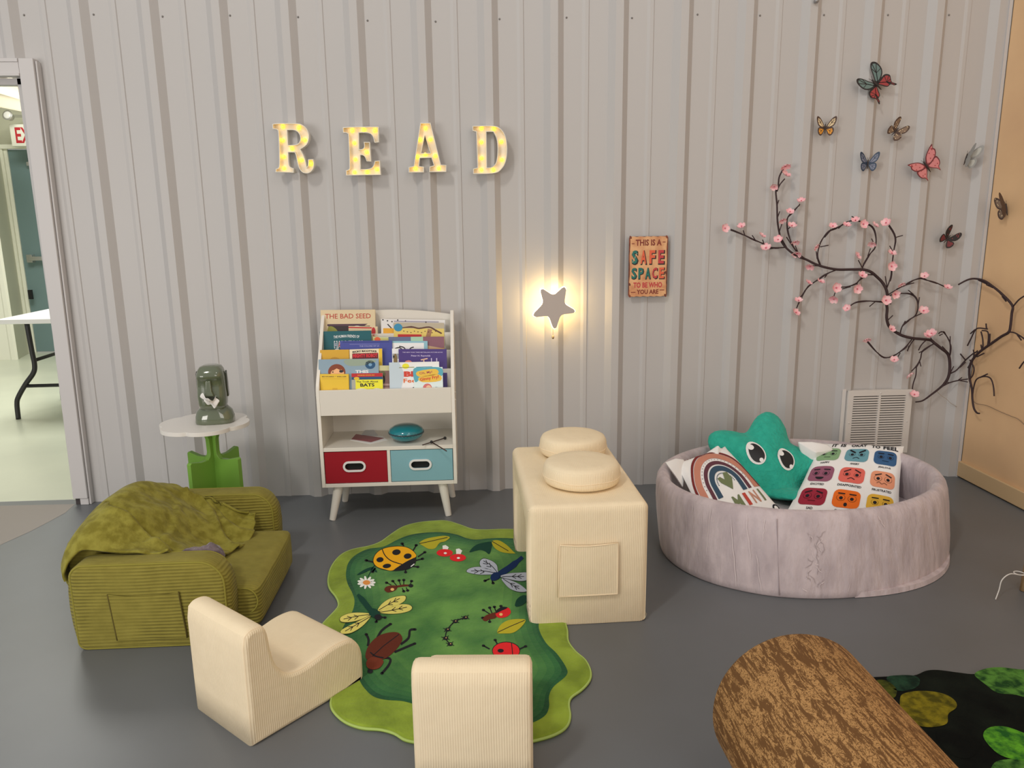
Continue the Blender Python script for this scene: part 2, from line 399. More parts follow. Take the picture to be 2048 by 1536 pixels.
b = MB(); b.use(beam); b.box(-6, .1, 3.3, 3, 6, 3.4); struct(b.build('ceiling_hall'), 'ceiling beyond the doorway')

# exit sign
p0 = at(20, 249, 1, 4.72); p1 = at(24, 293, 1, 4.72)
ex = thing('exit_sign', 'white exit sign with red letters above the blue-grey door', 'sign', (p0.x+.17, 4.75, p1.z))
b = MB(); b.use(M('sign_white', D(236, 228, 205), .4)); b.box(p0.x, 4.70, p1.z, p0.x+.34, 4.76, p0.z); b.box(p0.x+.1, 4.76, p0.z-.05, p0.x+.2, 4.965, p0.z-.02); b.build('sign_body', ex, bevel=.005)
b = MB(); a = Art(b, lambda u, v, k: (u, 4.6985, v)); a.text('EXIT', p0.x+.185, (p0.z+p1.z)/2, .27, .155, M('exit_red', D(178, 40, 48), .5), bold=.02); b.build('sign_lettering', ex, fixn=False)
p = at(16, 231, 1, 4.6)
em = thing('emergency_light', 'round emergency lamp head above the exit sign', 'light', (p.x, 4.6, p.z))
b = MB(); b.use(M('steel')); b.T = Matrix.Translation(p) @ Matrix.Rotation(math.radians(75), 4, 'X'); b.lathe([(.012, -.06), (.035, -.05), (.045, 0), (.05, .012), (.045, .014)], n=20); b.build('lamp_head', em, smooth=True)
b = MB(); b.use(M('lens', (.85, .85, .8), .1, spec=.8)); b.T = Matrix.Translation(p) @ Matrix.Rotation(math.radians(75), 4, 'X'); b.lathe([(.044, .010), (.03, .02), (.004, .024)], n=20); b.build('lamp_lens', em, smooth=True)
b = MB(); b.use(M('steel')); b.tube([p+Vector((0, .03, 0)), p+Vector((.02, .2, .02)), p+Vector((.02, .36, .02))], .012); b.build('lamp_bracket', em)

# folding table
ft = thing('folding_table', 'white folding table with black bent legs seen through the doorway', 'table', (-.55, 2.15, 0))
b = MB(); b.use(M('table_plastic', D(240, 240, 228), .35)); b.box(-1.385, 1.79, .700, .2, 2.55, .735); b.build('tabletop', ft, bevel=.006)
legm = M('table_black', (.015, .015, .016), .4)
for yy in (1.823, 2.45):
    pts = [(-1.19, yy, .70), (-1.183, yy, .50), (-1.178, yy, .40), (-1.195, yy, .34), (-1.26, yy, .26), (-1.325, yy, .165), (-1.343, yy, .11), (-1.348, yy, .0)]
    b = MB(); b.use(legm); b.tube(catmull(pts, 5), .0175, 10); b.build('leg', ft, smooth=True)
b = MB(); b.use(legm); b.tube([(-1.275, 1.823, .245), (.0, 1.823, .25)], .013); b.build('stretcher', ft, smooth=True)
b = MB(); b.use(legm); b.tube([(-1.182, 1.823, .43), (-1.182, 2.45, .43)], .013); b.build('brace', ft, smooth=True)

# ------------------------------------------------------------------ lit letters
YL = -.072
def conv(pts, s_, ox, oy, y): return [(lambda q: (q.x, q.z))(at(ox+px/s_, oy+py/s_, 1, y)) for px, py in pts]
def area2(l): return sum(l[i][0]*l[(i+1) % len(l)][1]-l[(i+1) % len(l)][0]*l[i][1] for i in range(len(l)))
def inset(l, d):
    n = len(l); sg = 1 if area2(l) > 0 else -1; out = []
    for i in range(n):
        a, b_, c = Vector(l[i-1]), Vector(l[i]), Vector(l[(i+1) % n])
        e1 = (b_-a).normalized(); e2 = (c-b_).normalized(); n1 = Vector((-e1.y, e1.x))*sg; n2 = Vector((-e2.y, e2.x))*sg
        m_ = n1+n2; m_ = m_/max(.5, m_.dot(m_)/2) if m_.length > .1 else n1
        out.append(tuple(b_+m_*d))
    return out
letm = M('letter_plastic', (.82, .78, .68), .4, spec=.4)
bulbm = M('bulb_glow', (1, .85, .2), .3, emit=(1, .52, .012), estr=3.4)
def letter(ch, outer, holes, bulbs, s_, ox, oy, label):
    def soften(l):   # round the shallow corners of the traced outline, keep the serifs crisp
        for _ in range(2):
            out = []; m_ = len(l)
            for i in range(m_):
                p0, p1, p2 = Vector(l[i-1]), Vector(l[i]), Vector(l[(i+1) % m_]); e1, e2 = p1-p0, p2-p1
                if .02 < e1.angle(e2) < math.radians(52): out += [tuple(p1-e1*.25), tuple(p1+e2*.25)]
                else: out.append(tuple(p1))
            l = out
        return l
    o = soften(conv(outer, s_, ox, oy, YL)); hs = [soften(conv(h, s_, ox, oy, YL)) for h in holes]
    x0 = min(p[0] for p in o); x1 = max(p[0] for p in o); z0 = min(p[1] for p in o)
    t = thing('marquee_letter', label, 'light', ((x0+x1)/2, -.031, z0), group='lit letters spelling READ')
    b = MB(); b.use(letm); b.prism([o]+hs, -.010, lambda x, z, w_: (x, -.031+w_, z)); b.build('letter_face', t)
    b = MB(); b.use(letm)
    for l, d in [(o, .0032)]+[(h, -.0032) for h in hs]:
        b.prism([l, inset(l, d)], -.026, lambda x, z, w_: (x, -.0412+w_, z))
    b.build('rim', t)
    for q in conv(bulbs, s_, ox, oy, -.055):
        b = MB(); b.use(bulbm); b.ball((q[0], -.0490, q[1]), .0086, 12, sy=1.0); b.build('bulb', t, smooth=True)
letter('R', [(115,145),(180,130),(540,130),(620,160),(690,230),(720,330),(712,430),(670,500),(575,560),(620,640),(660,740),(680,850),(700,830),(700,725),(785,720),(805,800),(790,880),(740,940),(670,960),(600,940),(550,870),(520,760),(500,650),(480,610),(378,610),(385,820),(420,860),(465,870),(465,945),(165,935),(170,880),(210,870),(232,830),(215,260),(190,235),(120,225)],
       [[(360,245),(470,240),(540,280),(575,350),(570,430),(520,485),(375,490)]],
       [(285,190),(548,205),(285,410),(645,405),(435,550),(300,680),(590,735),(750,800),(305,870)], 8.192, 530, 230, 'white letter R lit by small yellow bulbs, first of the word READ')
letter('E', [(1270,200),(1400,188),(1860,188),(1862,445),(1790,450),(1770,350),(1720,300),(1640,285),(1535,290),(1540,560),(1600,555),(1625,520),(1615,440),(1715,440),(1735,760),(1660,755),(1640,690),(1600,655),(1560,655),(1565,885),(1690,885),(1770,850),(1795,750),(1880,745),(1895,980),(1325,990),(1322,905),(1365,895),(1385,860),(1360,310),(1330,290),(1275,290)], [],
       [(1425,255),(1615,245),(1795,255),(1460,455),(1660,605),(1475,725),(1465,935),(1670,935),(1830,890)], 8.192, 530, 230, 'white letter E lit by small yellow bulbs, second of the word READ')
letter('A', [(1215,172),(1293,172),(1372,490),(1413,492),(1413,545),(1283,546),(1285,505),(1318,495),(1300,437),(1213,440),(1205,500),(1243,505),(1243,548),(1127,550),(1127,508),(1165,500)],
       [[(1250,268),(1290,400),(1222,402)]], [(1255,213),(1215,300),(1292,297),(1253,412),(1195,430),(1328,422),(1180,520),(1355,517)], 3.793, 520, 200, 'white letter A lit by small yellow bulbs, third of the word READ')
letter('D', [(1612,195),(1780,190),(1830,215),(1865,270),(1878,360),(1870,460),(1840,520),(1790,560),(1617,560),(1617,520),(1650,512),(1640,240),(1612,232)],
       [[(1718,240),(1770,240),(1798,290),(1805,380),(1795,470),(1765,510),(1722,512)]], [(1680,215),(1775,218),(1680,318),(1832,315),(1682,440),(1835,452),(1680,528),(1772,530)], 3.793, 520, 200, 'white letter D lit by small yellow bulbs, last of the word READ')

# star wall lamp
tips = [(530,665),(760,645),(860,880),(660,1050),(455,925)]; inn = [(650,725),(755,805),(720,915),(600,925),(550,800)]
raw = []
for i in range(5): raw += [tips[i], inn[i]]
q = conv(raw, 5.12, 980, 450, -.085)
def star_loop(q, sc, rr):
    cx = sum(p[0] for p in q)/10; cz = sum(p[1] for p in q)/10
    q = [Vector((cx+(p[0]-cx)*sc*(1.26 if i % 2 == 0 else 1.03), cz+(p[1]-cz)*sc*(1.26 if i % 2 == 0 else 1.03))) for i, p in enumerate(q)]; out = []
    for i in range(10):
        a, b_, c = q[i-1], q[i], q[(i+1) % 10]; r_ = rr if i % 2 == 0 else rr*.5
        p1 = b_+(a-b_).normalized()*r_; p2 = b_+(c-b_).normalized()*r_
        for k in range(7):
            t = k/6; mid_ = (p1+p2)/2; c_ = mid_+(b_-mid_)*(.62 if i % 2 == 0 else .9); out.append(tuple((1-t)**2*p1+2*t*(1-t)*c_+t*t*p2))
    return out
sl = star_loop(q, 1.0, .034)
ctr = (sum(p[0] for p in sl)/len(sl), sum(p[1] for p in sl)/len(sl))
st = thing('star_wall_lamp', 'grey star-shaped wall lamp glowing warm around its edges', 'lamp', (ctr[0], -.031, ctr[1]))
b = MB(); b.use(M('star_plate', D(168, 158, 152), .5)); b.prism([sl], -.010, lambda x, z, w_: (x, -.085+w_, z)); b.build('front_plate', st, bevel=.0015)
b = MB(); b.use(M('star_glow', (1, .9, .7), .5, emit=(1, .68, .27), estr=15)); b.prism([star_loop(q, 1.02, .034)], .022, lambda x, z, w_: (x, -.0845+w_, z)); b.build('diffuser', st)
b = MB(); b.use(white); b.T = Matrix.Translation((ctr[0], -.0625, ctr[1])) @ Matrix.Rotation(-math.pi/2, 4, 'X'); b.lathe([(.045, 0), (.045, .031)], n=24); b.build('wall_mount', st)
pc = at(1106, 655, 1, -.075); pe = at(1106, 672, 1, -.075)
b = MB(); b.use(M('brass', (.7, .5, .25), .35, .9)); b.tube([pc, pe], .0012, 6); b.build('pull_chain', st)
b = MB(); b.use(M('brass')); b.ball(pe+Vector((0, 0, -.006)), .006, 12, 1.6); b.build('pull_bead', st, smooth=True)

# ------------------------------------------------------------------ tin sign
sy = -.036
sq = [at(1257, 471, 1, sy), at(1335, 470, 1, sy), at(1335, 595, 1, sy), at(1257, 595, 1, sy)]
x0, x1 = (sq[0].x+sq[3].x)/2, (sq[1].x+sq[2].x)/2; z1, z0 = (sq[0].z+sq[1].z)/2, (sq[2].z+sq[3].z)/2
ts = thing('tin_sign', 'rusty tan metal sign with coloured lettering on the ribbed wall', 'sign', ((x0+x1)/2, -.031, z0))
W_, H_ = x1-x0, z1-z0
b = MB(); a = Art(b, lambda u, v, k: (x0+u*W_, sy-.0012-k*.0003, z1-v*H_))
tin = M('tin_tan', D(206, 160, 116), .45, noise_col=(D(176, 112, 74), 14, .32, .58))
rust = M('tin_rust', D(120, 62, 42), .6, noise_col=(D(70, 40, 34), 30, .4, .6))
def rr2(m_, r=.05, n=4):
    P = []
    for cx, cy, a0 in ((1-m_-r, 1-m_-r, 0), (m_+r, 1-m_-r, 90), (m_+r, m_+r, 180), (1-m_-r, m_+r, 270)):
        for i in range(n+1): g = math.radians(a0+90*i/n); P.append((cx+r*math.cos(g), cy+r*math.sin(g)*.66))
    return P
b.use(rust); b.prism([rr2(0)], .0014, lambda u, v, w_: (x0+u*W_, sy-.0012+w_, z1-v*H_))
wob = [(p[0]+.008*math.sin(37*i), p[1]+.006*math.cos(23*i)) for i, p in enumerate([(.03+.94*t, .02) for t in [j/16 for j in range(17)]]+[(.97, .02+.96*j/20) for j in range(1, 21)]+[(.97-.94*j/16, .98) for j in range(1, 17)]+[(.03, .98-.96*j/20) for j in range(1, 20)])]
a.poly(wob, tin, 1)
for cx, cy in ((.04, .03), (.96, .03), (.04, .97), (.96, .97), (.03, .78), (.96, .6)): a.ell(cx, cy, .035, .022, rust, 2, rot=30, n=9)
b.build('sign_plate', ts, fixn=False)
b = MB(); a = Art(b, lambda u, v, k: (x0+u*W_, sy-.0024-k*.0003, z1-v*H_))
brn = M('ink_brown', D(118, 48, 38), .6); blk = M('ink_black', D(38, 34, 36), .6); tl = M('ink_teal', D(34, 104, 96), .6); orr = M('ink_orange', D(206, 92, 62), .6); rd = M('ink_red', D(178, 58, 62), .6)
a.text('THIS IS A', .5, .115, .66, .10, brn, flip=True, bold=.03); a.line([(.07, .13), (.14, .13)], .012, brn); a.line([(.86, .11), (.93, .11)], .012, brn)
for i, (ch, c) in enumerate((('S', tl), ('A', orr), ('F', orr), ('E', rd))):
    a.text(ch, .165+.225*i, .355, .175, .235, blk, 0, flip=True, bold=.055); a.text(ch, .150+.225*i, .345, .145, .215, c, 1, flip=True, bold=.035)
for i, (ch, c) in enumerate((('S', tl), ('P', tl), ('A', tl), ('C', rd), ('E', orr))):
    a.text(ch, .150+.178*i, .612, .15, .19, blk, 0, flip=True, bold=.045); a.text(ch, .138+.178*i, .604, .125, .175, c, 1, flip=True, bold=.03)
for k in range(10): a.ell(.09+.13*((k*37) % 10)/10, .27+.17*((k*53) % 10)/10, .009, .006, M('ink_cream', D(214, 190, 150), .6), 2, n=6)
a.text('TO BE WHO', .5, .795, .74, .09, rd, flip=True, bold=.035); a.text('YOU ARE', .5, .905, .56, .075, brn, flip=True, bold=.03)
a.line([(.07, .91), (.19, .91)], .012, brn); a.line([(.81, .88), (.93, .88)], .012, brn)
b.build('sign_lettering', ts, fixn=False)

# ------------------------------------------------------------------ wall vent
va, vb = at(1697, 782, 1, -.05), at(1826, 780, 1, -.05); vz0 = at(1815, 905, 1, -.05).z
vx0, vx1, vz1 = va.x, vb.x, va.z
vt = thing('air_vent', 'white louvred return-air vent low on the ribbed wall', 'vent', ((vx0+vx1)/2, -.031, vz0))
vm = M('vent_paint', (.72, .69, .66), .45)
b = MB(); b.use(vm)
b.prism([[(vx0, vz0), (vx1, vz0), (vx1, vz1), (vx0, vz1)], [(vx0+.03, vz0+.03), (vx0+.03, vz1-.03), (vx1-.035, vz1-.03), (vx1-.035, vz0+.03)]], -.012, lambda x, z, w_: (x, -.040+w_, z))
b.box(vx0+.004, -.040, vz0+.004, vx0+.012, -.006, vz1-.004); b.box(vx1-.012, -.040, vz0+.004, vx1-.004, -.006, vz1-.004); b.box(vx0+.004, -.040, vz1-.012, vx1-.004, -.006, vz1-.004)
b.box((vx0+vx1)/2-.008, -.053, vz0+.03, (vx0+vx1)/2+.004, -.036, vz1-.03); b.box(vx0-.022, -.034, vz0, vx0-.002, -.028, vz1+.004)
b.build('vent_frame', vt, bevel=.0015)
b = MB(); b.use(M('vent_dark', (.10, .09, .08), .8)); b.box(vx0+.028, -.034, vz0+.028, vx1-.033, -.033, vz1-.028); b.build('backing', vt)
n = 22
b = MB(); b.use(vm)
for i in range(n):
    z = vz0+.03+(vz1-vz0-.06)*(i+.5)/n; h = (vz1-vz0-.06)/n
    b.box(vx0+.028, -.052, z-h*.44, vx1-.033, -.046, z+h*.16)
b.build('louvres', vt)
b = MB(); b.use(scr)
for x, z in (((vx0+vx1)/2, vz1-.015), (vx0+.015, (vz0+vz1)/2), (vx1-.018, (vz0+vz1)/2)):
    b = MB(); b.use(scr); b.ball((x, -.0525, z), .004, 8); b.build('screw', vt, mat=vm, smooth=True)

# small hook above
p = at(1633, 2, 1, -.045); o = MB(); o.use(M('steel_dull', (.35, .35, .36), .5, .6)); o.ball(p, .012, 14, .8); o.tube([p, p+Vector((0, .016, 0))], .006); o.tube([p+Vector((-.004, 0, 0)), p+Vector((-.004, .0, .06))], .003)
tag(o.build('wall_hook', smooth=True), 'small grey metal hook at the top of the ribbed wall', 'hook')

# ------------------------------------------------------------------ vines
barkd = M('vine_bark', D(52, 36, 38), .75, bump=(120, .4, .002))
def vp(u, v, lift=.055):
    q_ = at(u, v, 1, -lift)
    if q_.x > RW-.045: q_ = at(u, v, 0, RW-.045)
    return q_
def A_(p): return (1440+p[0]/4.519, 310+p[1]/4.519)
def B_(p): return (1740+p[0]/4.955, 530+p[1]/4.955)
def C_(p): return (1400+p[0]/2.742, 300+p[1]/2.742)
mainA = [(A_, [(570,130),(535,200),(525,290),(505,330),(515,450),(520,600),(540,720),(560,790),(620,860),(700,915),(780,945),(860,985),(950,1015),(1060,1035),(1180,1035),(1290,1035),(1360,1055)])]
mainB = [(60,110),(120,170),(160,240),(170,300),(165,380),(170,440),(165,520),(185,600),(240,655),(320,700),(420,725),(520,735),(600,745),(640,775),(710,830),(770,880),(790,960),(785,1080),(750,1160),(690,1220),(600,1290),(520,1345),(450,1358)]
trunk = [A_(p) for p in mainA[0][1]]+[B_(p) for p in mainB]
twA = [[(95,678),(220,725),(320,770),(400,808),(445,832),(520,838),(585,835)],[(720,450),(655,515),(615,560),(605,620),(612,700),(650,800),(700,880),(780,945)],[(600,740),(640,800),(690,870)],[(585,215),(540,270),(515,330)],[(532,408),(517,452)],[(540,510),(522,562)],[(560,620),(538,690)],[(645,640),(612,672)],[(210,680),(225,728)],[(290,725),(322,772)],[(385,765),(400,808)],[(680,820),(705,880)],[(445,848),(520,840)],
       [(905,1000),(880,930),(890,850),(920,770),(980,690),(1060,655),(1120,625),(1165,600),(1230,590),(1330,625),(1385,670),(1410,760),(1400,840),(1350,900),(1300,980),(1285,1033)],[(1190,555),(1260,590)],[(1000,680),(945,745)],[(870,870),(878,940)],[(905,830),(980,815)],[(1070,665),(1110,625)],[(1370,755),(1385,785)],[(1360,845),(1335,915)],[(1250,950),(1285,1015)],
       [(1050,1040),(950,1080),(880,1130),(800,1190),(740,1270),(710,1340),(690,1390)],[(830,1000),(905,1003)],[(945,1110),(975,1065)],[(1400,1085),(1320,1085),(1260,1130),(1230,1165),(1150,1190),(1085,1195)],[(1040,1245),(1030,1275)],[(1105,1210),(1180,1190)],[(1240,1150),(1240,1195)],[(760,1235),(800,1180)],[(720,1290),(745,1262)],
       [(1170,1370),(1230,1330),(1320,1318),(1440,1328),(1500,1335),(1545,1345)],[(1350,1370),(1400,1328)],[(700,905),(760,930)],[(560,760),(600,830)]]
twC = [[(1035,415),(1070,480),(1062,560),(1052,640),(1045,700),(1022,765)],[(1070,480),(1112,468)],[(1040,525),(1063,565)],[(1016,692),(1026,750)],[(915,1050),(960,1100),(1010,1137),(1060,1130),(1110,1095),(1140,1065),(1160,1040)]]
twB = [[(260,245),(340,200),(420,155),(500,135),(560,150),(640,170),(740,215)],[(435,178),(350,200)],[(175,310),(230,290),(290,280),(400,290),(460,340),(475,420),(450,500),(390,540),(330,590),(305,650),(300,690)],[(170,300),(260,245)],[(380,250),(432,292)],[(490,320),(477,400)],[(510,480),(450,508)],[(350,555),(330,592)],[(225,500),(178,545)],[(440,735),(400,790),(370,850)],[(372,855),(385,800)],[(300,870),(265,930)],
       [(560,740),(510,790),(480,845)],[(635,780),(560,820),(515,860),(500,930),(460,1000),(410,1055)],[(485,870),(520,852)],[(490,940),(505,1005)],[(460,1000),(455,1090),(430,1170),(420,1230)],[(790,900),(795,800),(780,740),(740,680),(710,660),(680,680)],[(795,705),(795,800)],[(715,805),(778,872)],[(685,700),(722,682)],[(600,720),(640,775)],
       [(700,1215),(780,1170),(870,1145),(970,1130)],[(910,1115),(865,1148)],[(970,1160),(890,1145)],[(830,1005),(795,1072)],[(750,1160),(790,1165)],[(290,670),(240,655)]]
def vine_pts(P, lift0=.05, lift1=.05):
    n_ = len(P); return catmull([vp(u, v, lift0+(lift1-lift0)*i/max(1, n_-1)+.006*math.sin(i*1.7)) for i, (u, v) in enumerate(P)], 4)
pa = vp(*trunk[20])
cv = thing('blossom_vine', 'dark curling vine with pink blossoms spread over the ribbed wall', 'decoration', (pa.x, -.031, pa.z))
b = MB(); b.use(barkd); tp = vine_pts(trunk); m_ = len(tp)
b.tube(tp, [.0034+.0038*min(1, i/m_*2.2) if i < m_*.9 else .006-.003*(i-m_*.9)/(m_*.1) for i in range(m_)], 6); b.build('main_stem', cv, smooth=True)
k = 0
for fn, L in ((A_, twA), (C_, twC), (B_, twB)):
    for tw in L:
        k += 1
        b = MB(); b.use(barkd); tp = vine_pts([fn(p) for p in tw], .05, .05); b.tube(tp, [.0031 if len(tw) > 2 else .0027]*len(tp), 5)
        if len(tw) > 4:   # a second wire wound beside the first
            b.tube([p+Vector((.003*math.sin(i*.5), -.003, .004*math.cos(i*.5))) for i, p in enumerate(tp[:-3])], .0024, 5)
        b.build('twig', cv, smooth=True)
pk = M('petal_pink', D(232, 160, 168), .7, noise_col=(D(238, 186, 188), 60, .4, .6)); pkd = M('blossom_centre', D(196, 84, 108), .7)
BL = [A_(p) for p in [(45,662),(195,645),(380,730),(415,840),(525,765),(590,100),(595,180),(490,285),(735,415),(632,515),(565,590),(650,640),(680,785),(695,890),(815,1005),(865,830),(1020,645),(1145,635),(1225,590),(1295,625),(1400,635),(1375,800),(1240,915),(800,1155),(910,1145),(710,1315),(685,1425),(1050,1200),(1030,1300),(1240,1210),(1285,1090),(1150,1385)]] \
   + [C_(p) for p in [(1020,400),(1052,567),(1050,638),(915,1038)]] + [B_(p) for p in [(158,350),(250,290),(310,190),(540,110),(770,225),(530,455),(212,635),(610,680),(570,700),(240,940),(390,1085),(440,1285)]]
facing = {36, 37, 27, 29, 0, 19, 34}
for i, (u, v) in enumerate(BL):
    c = vp(u, v, .066); rnd = random.Random(i)
    if i in facing: nrm = Vector((rnd.uniform(-.3, .3), -1, rnd.uniform(-.2, .3)))
    else: nrm = Vector((rnd.uniform(-.6, .6), -.55, rnd.uniform(.4, 1)*rnd.choice((1, 1, -1))))
    if c.x > RW-.05: nrm = Vector((-1, 0, .4))
    q_ = nrm.normalized().to_track_quat('Z', 'Y').to_matrix().to_4x4()
    r = .0225*rnd.uniform(.85, 1.15)
    b = MB(); b.smooth = True
    for j in range(5):
        b.use(pk); b.T = Matrix.Translation(c) @ q_ @ Matrix.Rotation(2*math.pi*j/5+i, 4, 'Z')
        def pet(s_, t, r=r):
            x = r*(.15+.85*t); w_ = r*.54*math.sin(math.pi*min(1, .12+.80*t))**.8; yy = (s_-.5)*2*w_
            return (x, yy, r*.35*t*t+r*.22*abs(s_-.5)*2*t - .002)
        b.grid(pet, 4, 4)
    b.T = Matrix.Translation(c) @ q_; b.use(pkd); b.ball((0, 0, .002), r*.17, 8, .8); b.build('blossom', cv, fixn=False)
# bare vine on the tan wall
pb = B_((1380, 665)); pbw = vp(*pb)
bv = thing('bare_vine', 'leafless dark vine across the corner onto the tan wall', 'decoration', (RW-.03, pbw.y, pbw.z))
mains = [[(875,195),(960,150),(1030,135),(1130,155),(1220,215),(1310,290),(1410,400),(1405,480),(1390,620),(1370,670),(1300,710),(1200,780),(1100,850),(1030,920),(990,1000),(985,1110),(1010,1230),(1015,1330),(1030,1420),(1060,1465),(1085,1470)]]
bare = [[(1600,270),(1526,310),(1470,350),(1420,410)],[(1380,665),(1440,675),(1526,730),(1600,800)],[(1460,690),(1500,745)],[(1010,1330),(1030,1200),(1060,1130),(1130,1105),(1190,1120),(1220,1190),(1230,1300)],[(1165,1080),(1090,1115)],[(965,800),(1000,730),(1040,650),(1080,625),(1165,635)],[(1150,580),(1155,630)],[(995,680),(1040,640)],[(1100,660),(1115,720),(1120,800),(1110,850)],[(1110,650),(1165,660),(1175,720),(1165,800)],[(1190,680),(1185,760),(1165,800)],[(1100,790),(1110,840)],[(1130,875),(1060,910)],[(1025,840),(1035,900)],[(1040,870),(1065,850)],[(990,940),(1030,1020),(1020,1090),(990,1130)],[(1310,310),(1350,360)],[(1155,195),(1220,225)],[(1600,900),(1526,960),(1480,1025)],[(795,1075),(860,1040),(940,950),(1020,880),(1060,860)],[(895,880),(945,940)],[(890,1015),(945,960)],[(970,1020),(1000,970)],[(1075,150),(1160,190)],[(1240,225),(1310,300)],[(970,145),(1030,135)]]
b = MB(); b.use(barkd); tp = vine_pts([B_(p) for p in mains[0]]); b.tube(tp, [.0042+.0022*math.sin(math.pi*i/len(tp)) for i in range(len(tp))], 6); b.build('main_stem', bv, smooth=True)
for tw in bare:
    b = MB(); b.use(barkd); tp = vine_pts([B_(p) for p in tw]); b.tube(tp, .0036, 5); b.build('twig', bv, smooth=True)
b = MB(); b.use(M('thin_wire', D(120, 100, 84), .6)); P_ = [at(1740+u/4.955, 530+v/4.955, 0, RW-.008) for u, v in [(1015,1340),(1060,1375),(1160,1395),(1280,1450),(1400,1500),(1470,1530),(1560,1610)]]
b.tube(catmull(P_, 5), .0013, 5); tag(b.build('wire', smooth=True), 'thin wire trailing down the tan wall from the bare vine', 'wire')
b = MB(); b.use(M('pale_wire', D(150, 138, 124), .6)); P_ = [at(1740+u/4.955, 530+v/4.955, 1, -.034) for u, v in [(655,1240),(700,1290),(760,1330),(800,1370),(860,1405)]]
b.tube(catmull(P_, 5), .0012, 5); tag(b.build('wire', smooth=True), 'short pale wire loop on the ribbed wall below the blossom vine', 'wire')

# ------------------------------------------------------------------ butterflies
FW = [(0,.02),(.10,.22),(.30,.50),(.48,.62),(.56,.55),(.52,.32),(.40,.12),(.16,.0)]
FWS = [(0,.03),(.10,.28),(.22,.56),(.34,.66),(.44,.55),(.44,.30),(.34,.12),(.14,.0)]
HW = [(0,.0),(.16,.02),(.36,.06),(.44,-.06),(.40,-.26),(.26,-.38),(.14,-.30),(.06,-.14)]
HWT = [(0,.0),(.16,.02),(.36,.04),(.46,-.10),(.40,-.24),(.36,-.34),(.42,-.50),(.36,-.50),(.28,-.36),(.16,-.34),(.06,-.14)]
PKF = [(0,.02),(.12,.30),(.34,.48),(.56,.58),(.50,.44),(.54,.34),(.44,.14),(.16,.0)]
PKH = [(0,.0),(.18,.04),(.42,.12),(.46,-.06),(.40,-.22),(.30,-.30),(.28,-.46),(.22,-.32),(.08,-.16)]
def scl(l, f):
    cx = sum(p[0] for p in l)/len(l); cy = sum(p[1] for p in l)/len(l); return [(cx+(p[0]-cx)*f, cy+(p[1]-cy)*f) for p in l]
def butterfly(u, v, span_px, rot, label, edge, fc, hc, spot=None, fw_=FW, hw_=HW, lift=(14, 18), wall='back', veins=None, both=True):
    if wall == 'back': c = at(u, v, 1, -.040); base = Matrix(((1, 0, 0, c.x), (0, 0, -1, c.y), (0, 1, 0, c.z), (0, 0, 0, 1)))
    else: c = at(u, v, 0, RW-.02); base = Matrix(((0, 0, -1, c.x), (-1, 0, 0, c.y), (0, 1, 0, c.z), (0, 0, 0, 1)))
    sc = span_px/1525*(c-CAM).length/1.1*1.0
    t = thing('butterfly', label, 'butterfly decoration', c, group='butterflies on the walls')
    R0 = base @ Matrix.Rotation(math.radians(rot), 4, 'Z') @ Matrix.Scale(sc, 4)
    b = MB(); b.use(M('butterfly_body', D(50, 42, 40), .7)); b.T = R0
    b.tube([(0, -.26, 0), (0, -.10, .02), (0, .05, .03), (0, .16, .03), (0, .22, .03)], [.012, .03, .04, .03, .026], 8)
    b.tube([(0, .2, .03), (.06, .34, .06)], .006, 4); b.tube([(0, .2, .03), (-.06, .34, .06)], .006, 4); b.build('body', t, smooth=True)
    for sd in (1, -1):
        if not both and sd == -1: continue
        T = R0 @ Matrix.Scale(sd, 4, (1, 0, 0)) @ Matrix.Rotation(-math.radians(lift[0] if sd > 0 else lift[1]), 4, 'Y')
        for nm, sh, colr in (('hind_wing', hw_, hc), ('fore_wing', fw_, fc)):
            b = MB(); b.T = T; off = 0 if nm == 'hind_wing' else .012
            sm = [(p.x, p.y) for p in catmull([(x, y, 0) for x, y in sh], 3, True)]
            b.use(edge); b.prism([sm], .010, lambda x, y, w_: (x+.02, y, off+w_))
            a = Art(b, lambda x, y, k_: (x+.02, y, off+.012+.004*k_))
            a.poly(scl(sm, .80 if span_px > 45 else .68), colr, 0)
            if veins:
                cx, cy = (sum(p[0] for p in sh)/len(sh), sum(p[1] for p in sh)/len(sh))
                for e in sh[2:-2]: a.line([(.05, 0), (cx*.9, cy*.9), (e[0]*.95, e[1]*.95)], .022, veins, 1)
            if spot:
                rn = random.Random(len(sm)+int(u))
                for _ in range(7 if nm == 'fore_wing' else 5):
                    q_ = rn.choice(scl(sm, rn.uniform(.3, .85))); a.ell(q_[0], q_[1], .022, .022, spot, 2, n=8)
            b.build(nm, t, fixn=False)
ink = M('wing_black', D(38, 34, 36), .6); redw = M('wing_red', D(150, 58, 60), .6); bluew = M('wing_blue', D(96, 118, 116), .5); org = M('wing_orange', D(222, 150, 50), .6)
bcream = M('wing_cream', D(206, 186, 150), .6); brw = M('wing_brown', D(120, 100, 84), .6); pinkw = M('wing_pink', D(196, 124, 126), .6); greyw = M('wing_grey', D(168, 168, 162), .55); dkb = M('wing_dark_brown', D(74, 56, 48), .6); lav = M('wing_lavender', D(112, 118, 138), .35); greye = M('wing_grey_edge', D(140, 140, 138), .6); vino = M('wing_wine', D(104, 46, 52), .6); navyw = M('wing_navy', D(40, 60, 84), .4)
butterfly(1752, 169, 55, 50, 'large butterfly with striped blue-grey and red tailed wings, highest on the wall', ink, bluew, redw, fw_=FWS, hw_=HWT, veins=ink, lift=(16, 12))
butterfly(1650, 257, 36, 0, 'small butterfly with brown fore wings and orange hind wings', dkb, bcream, org, veins=dkb, lift=(12, 14))
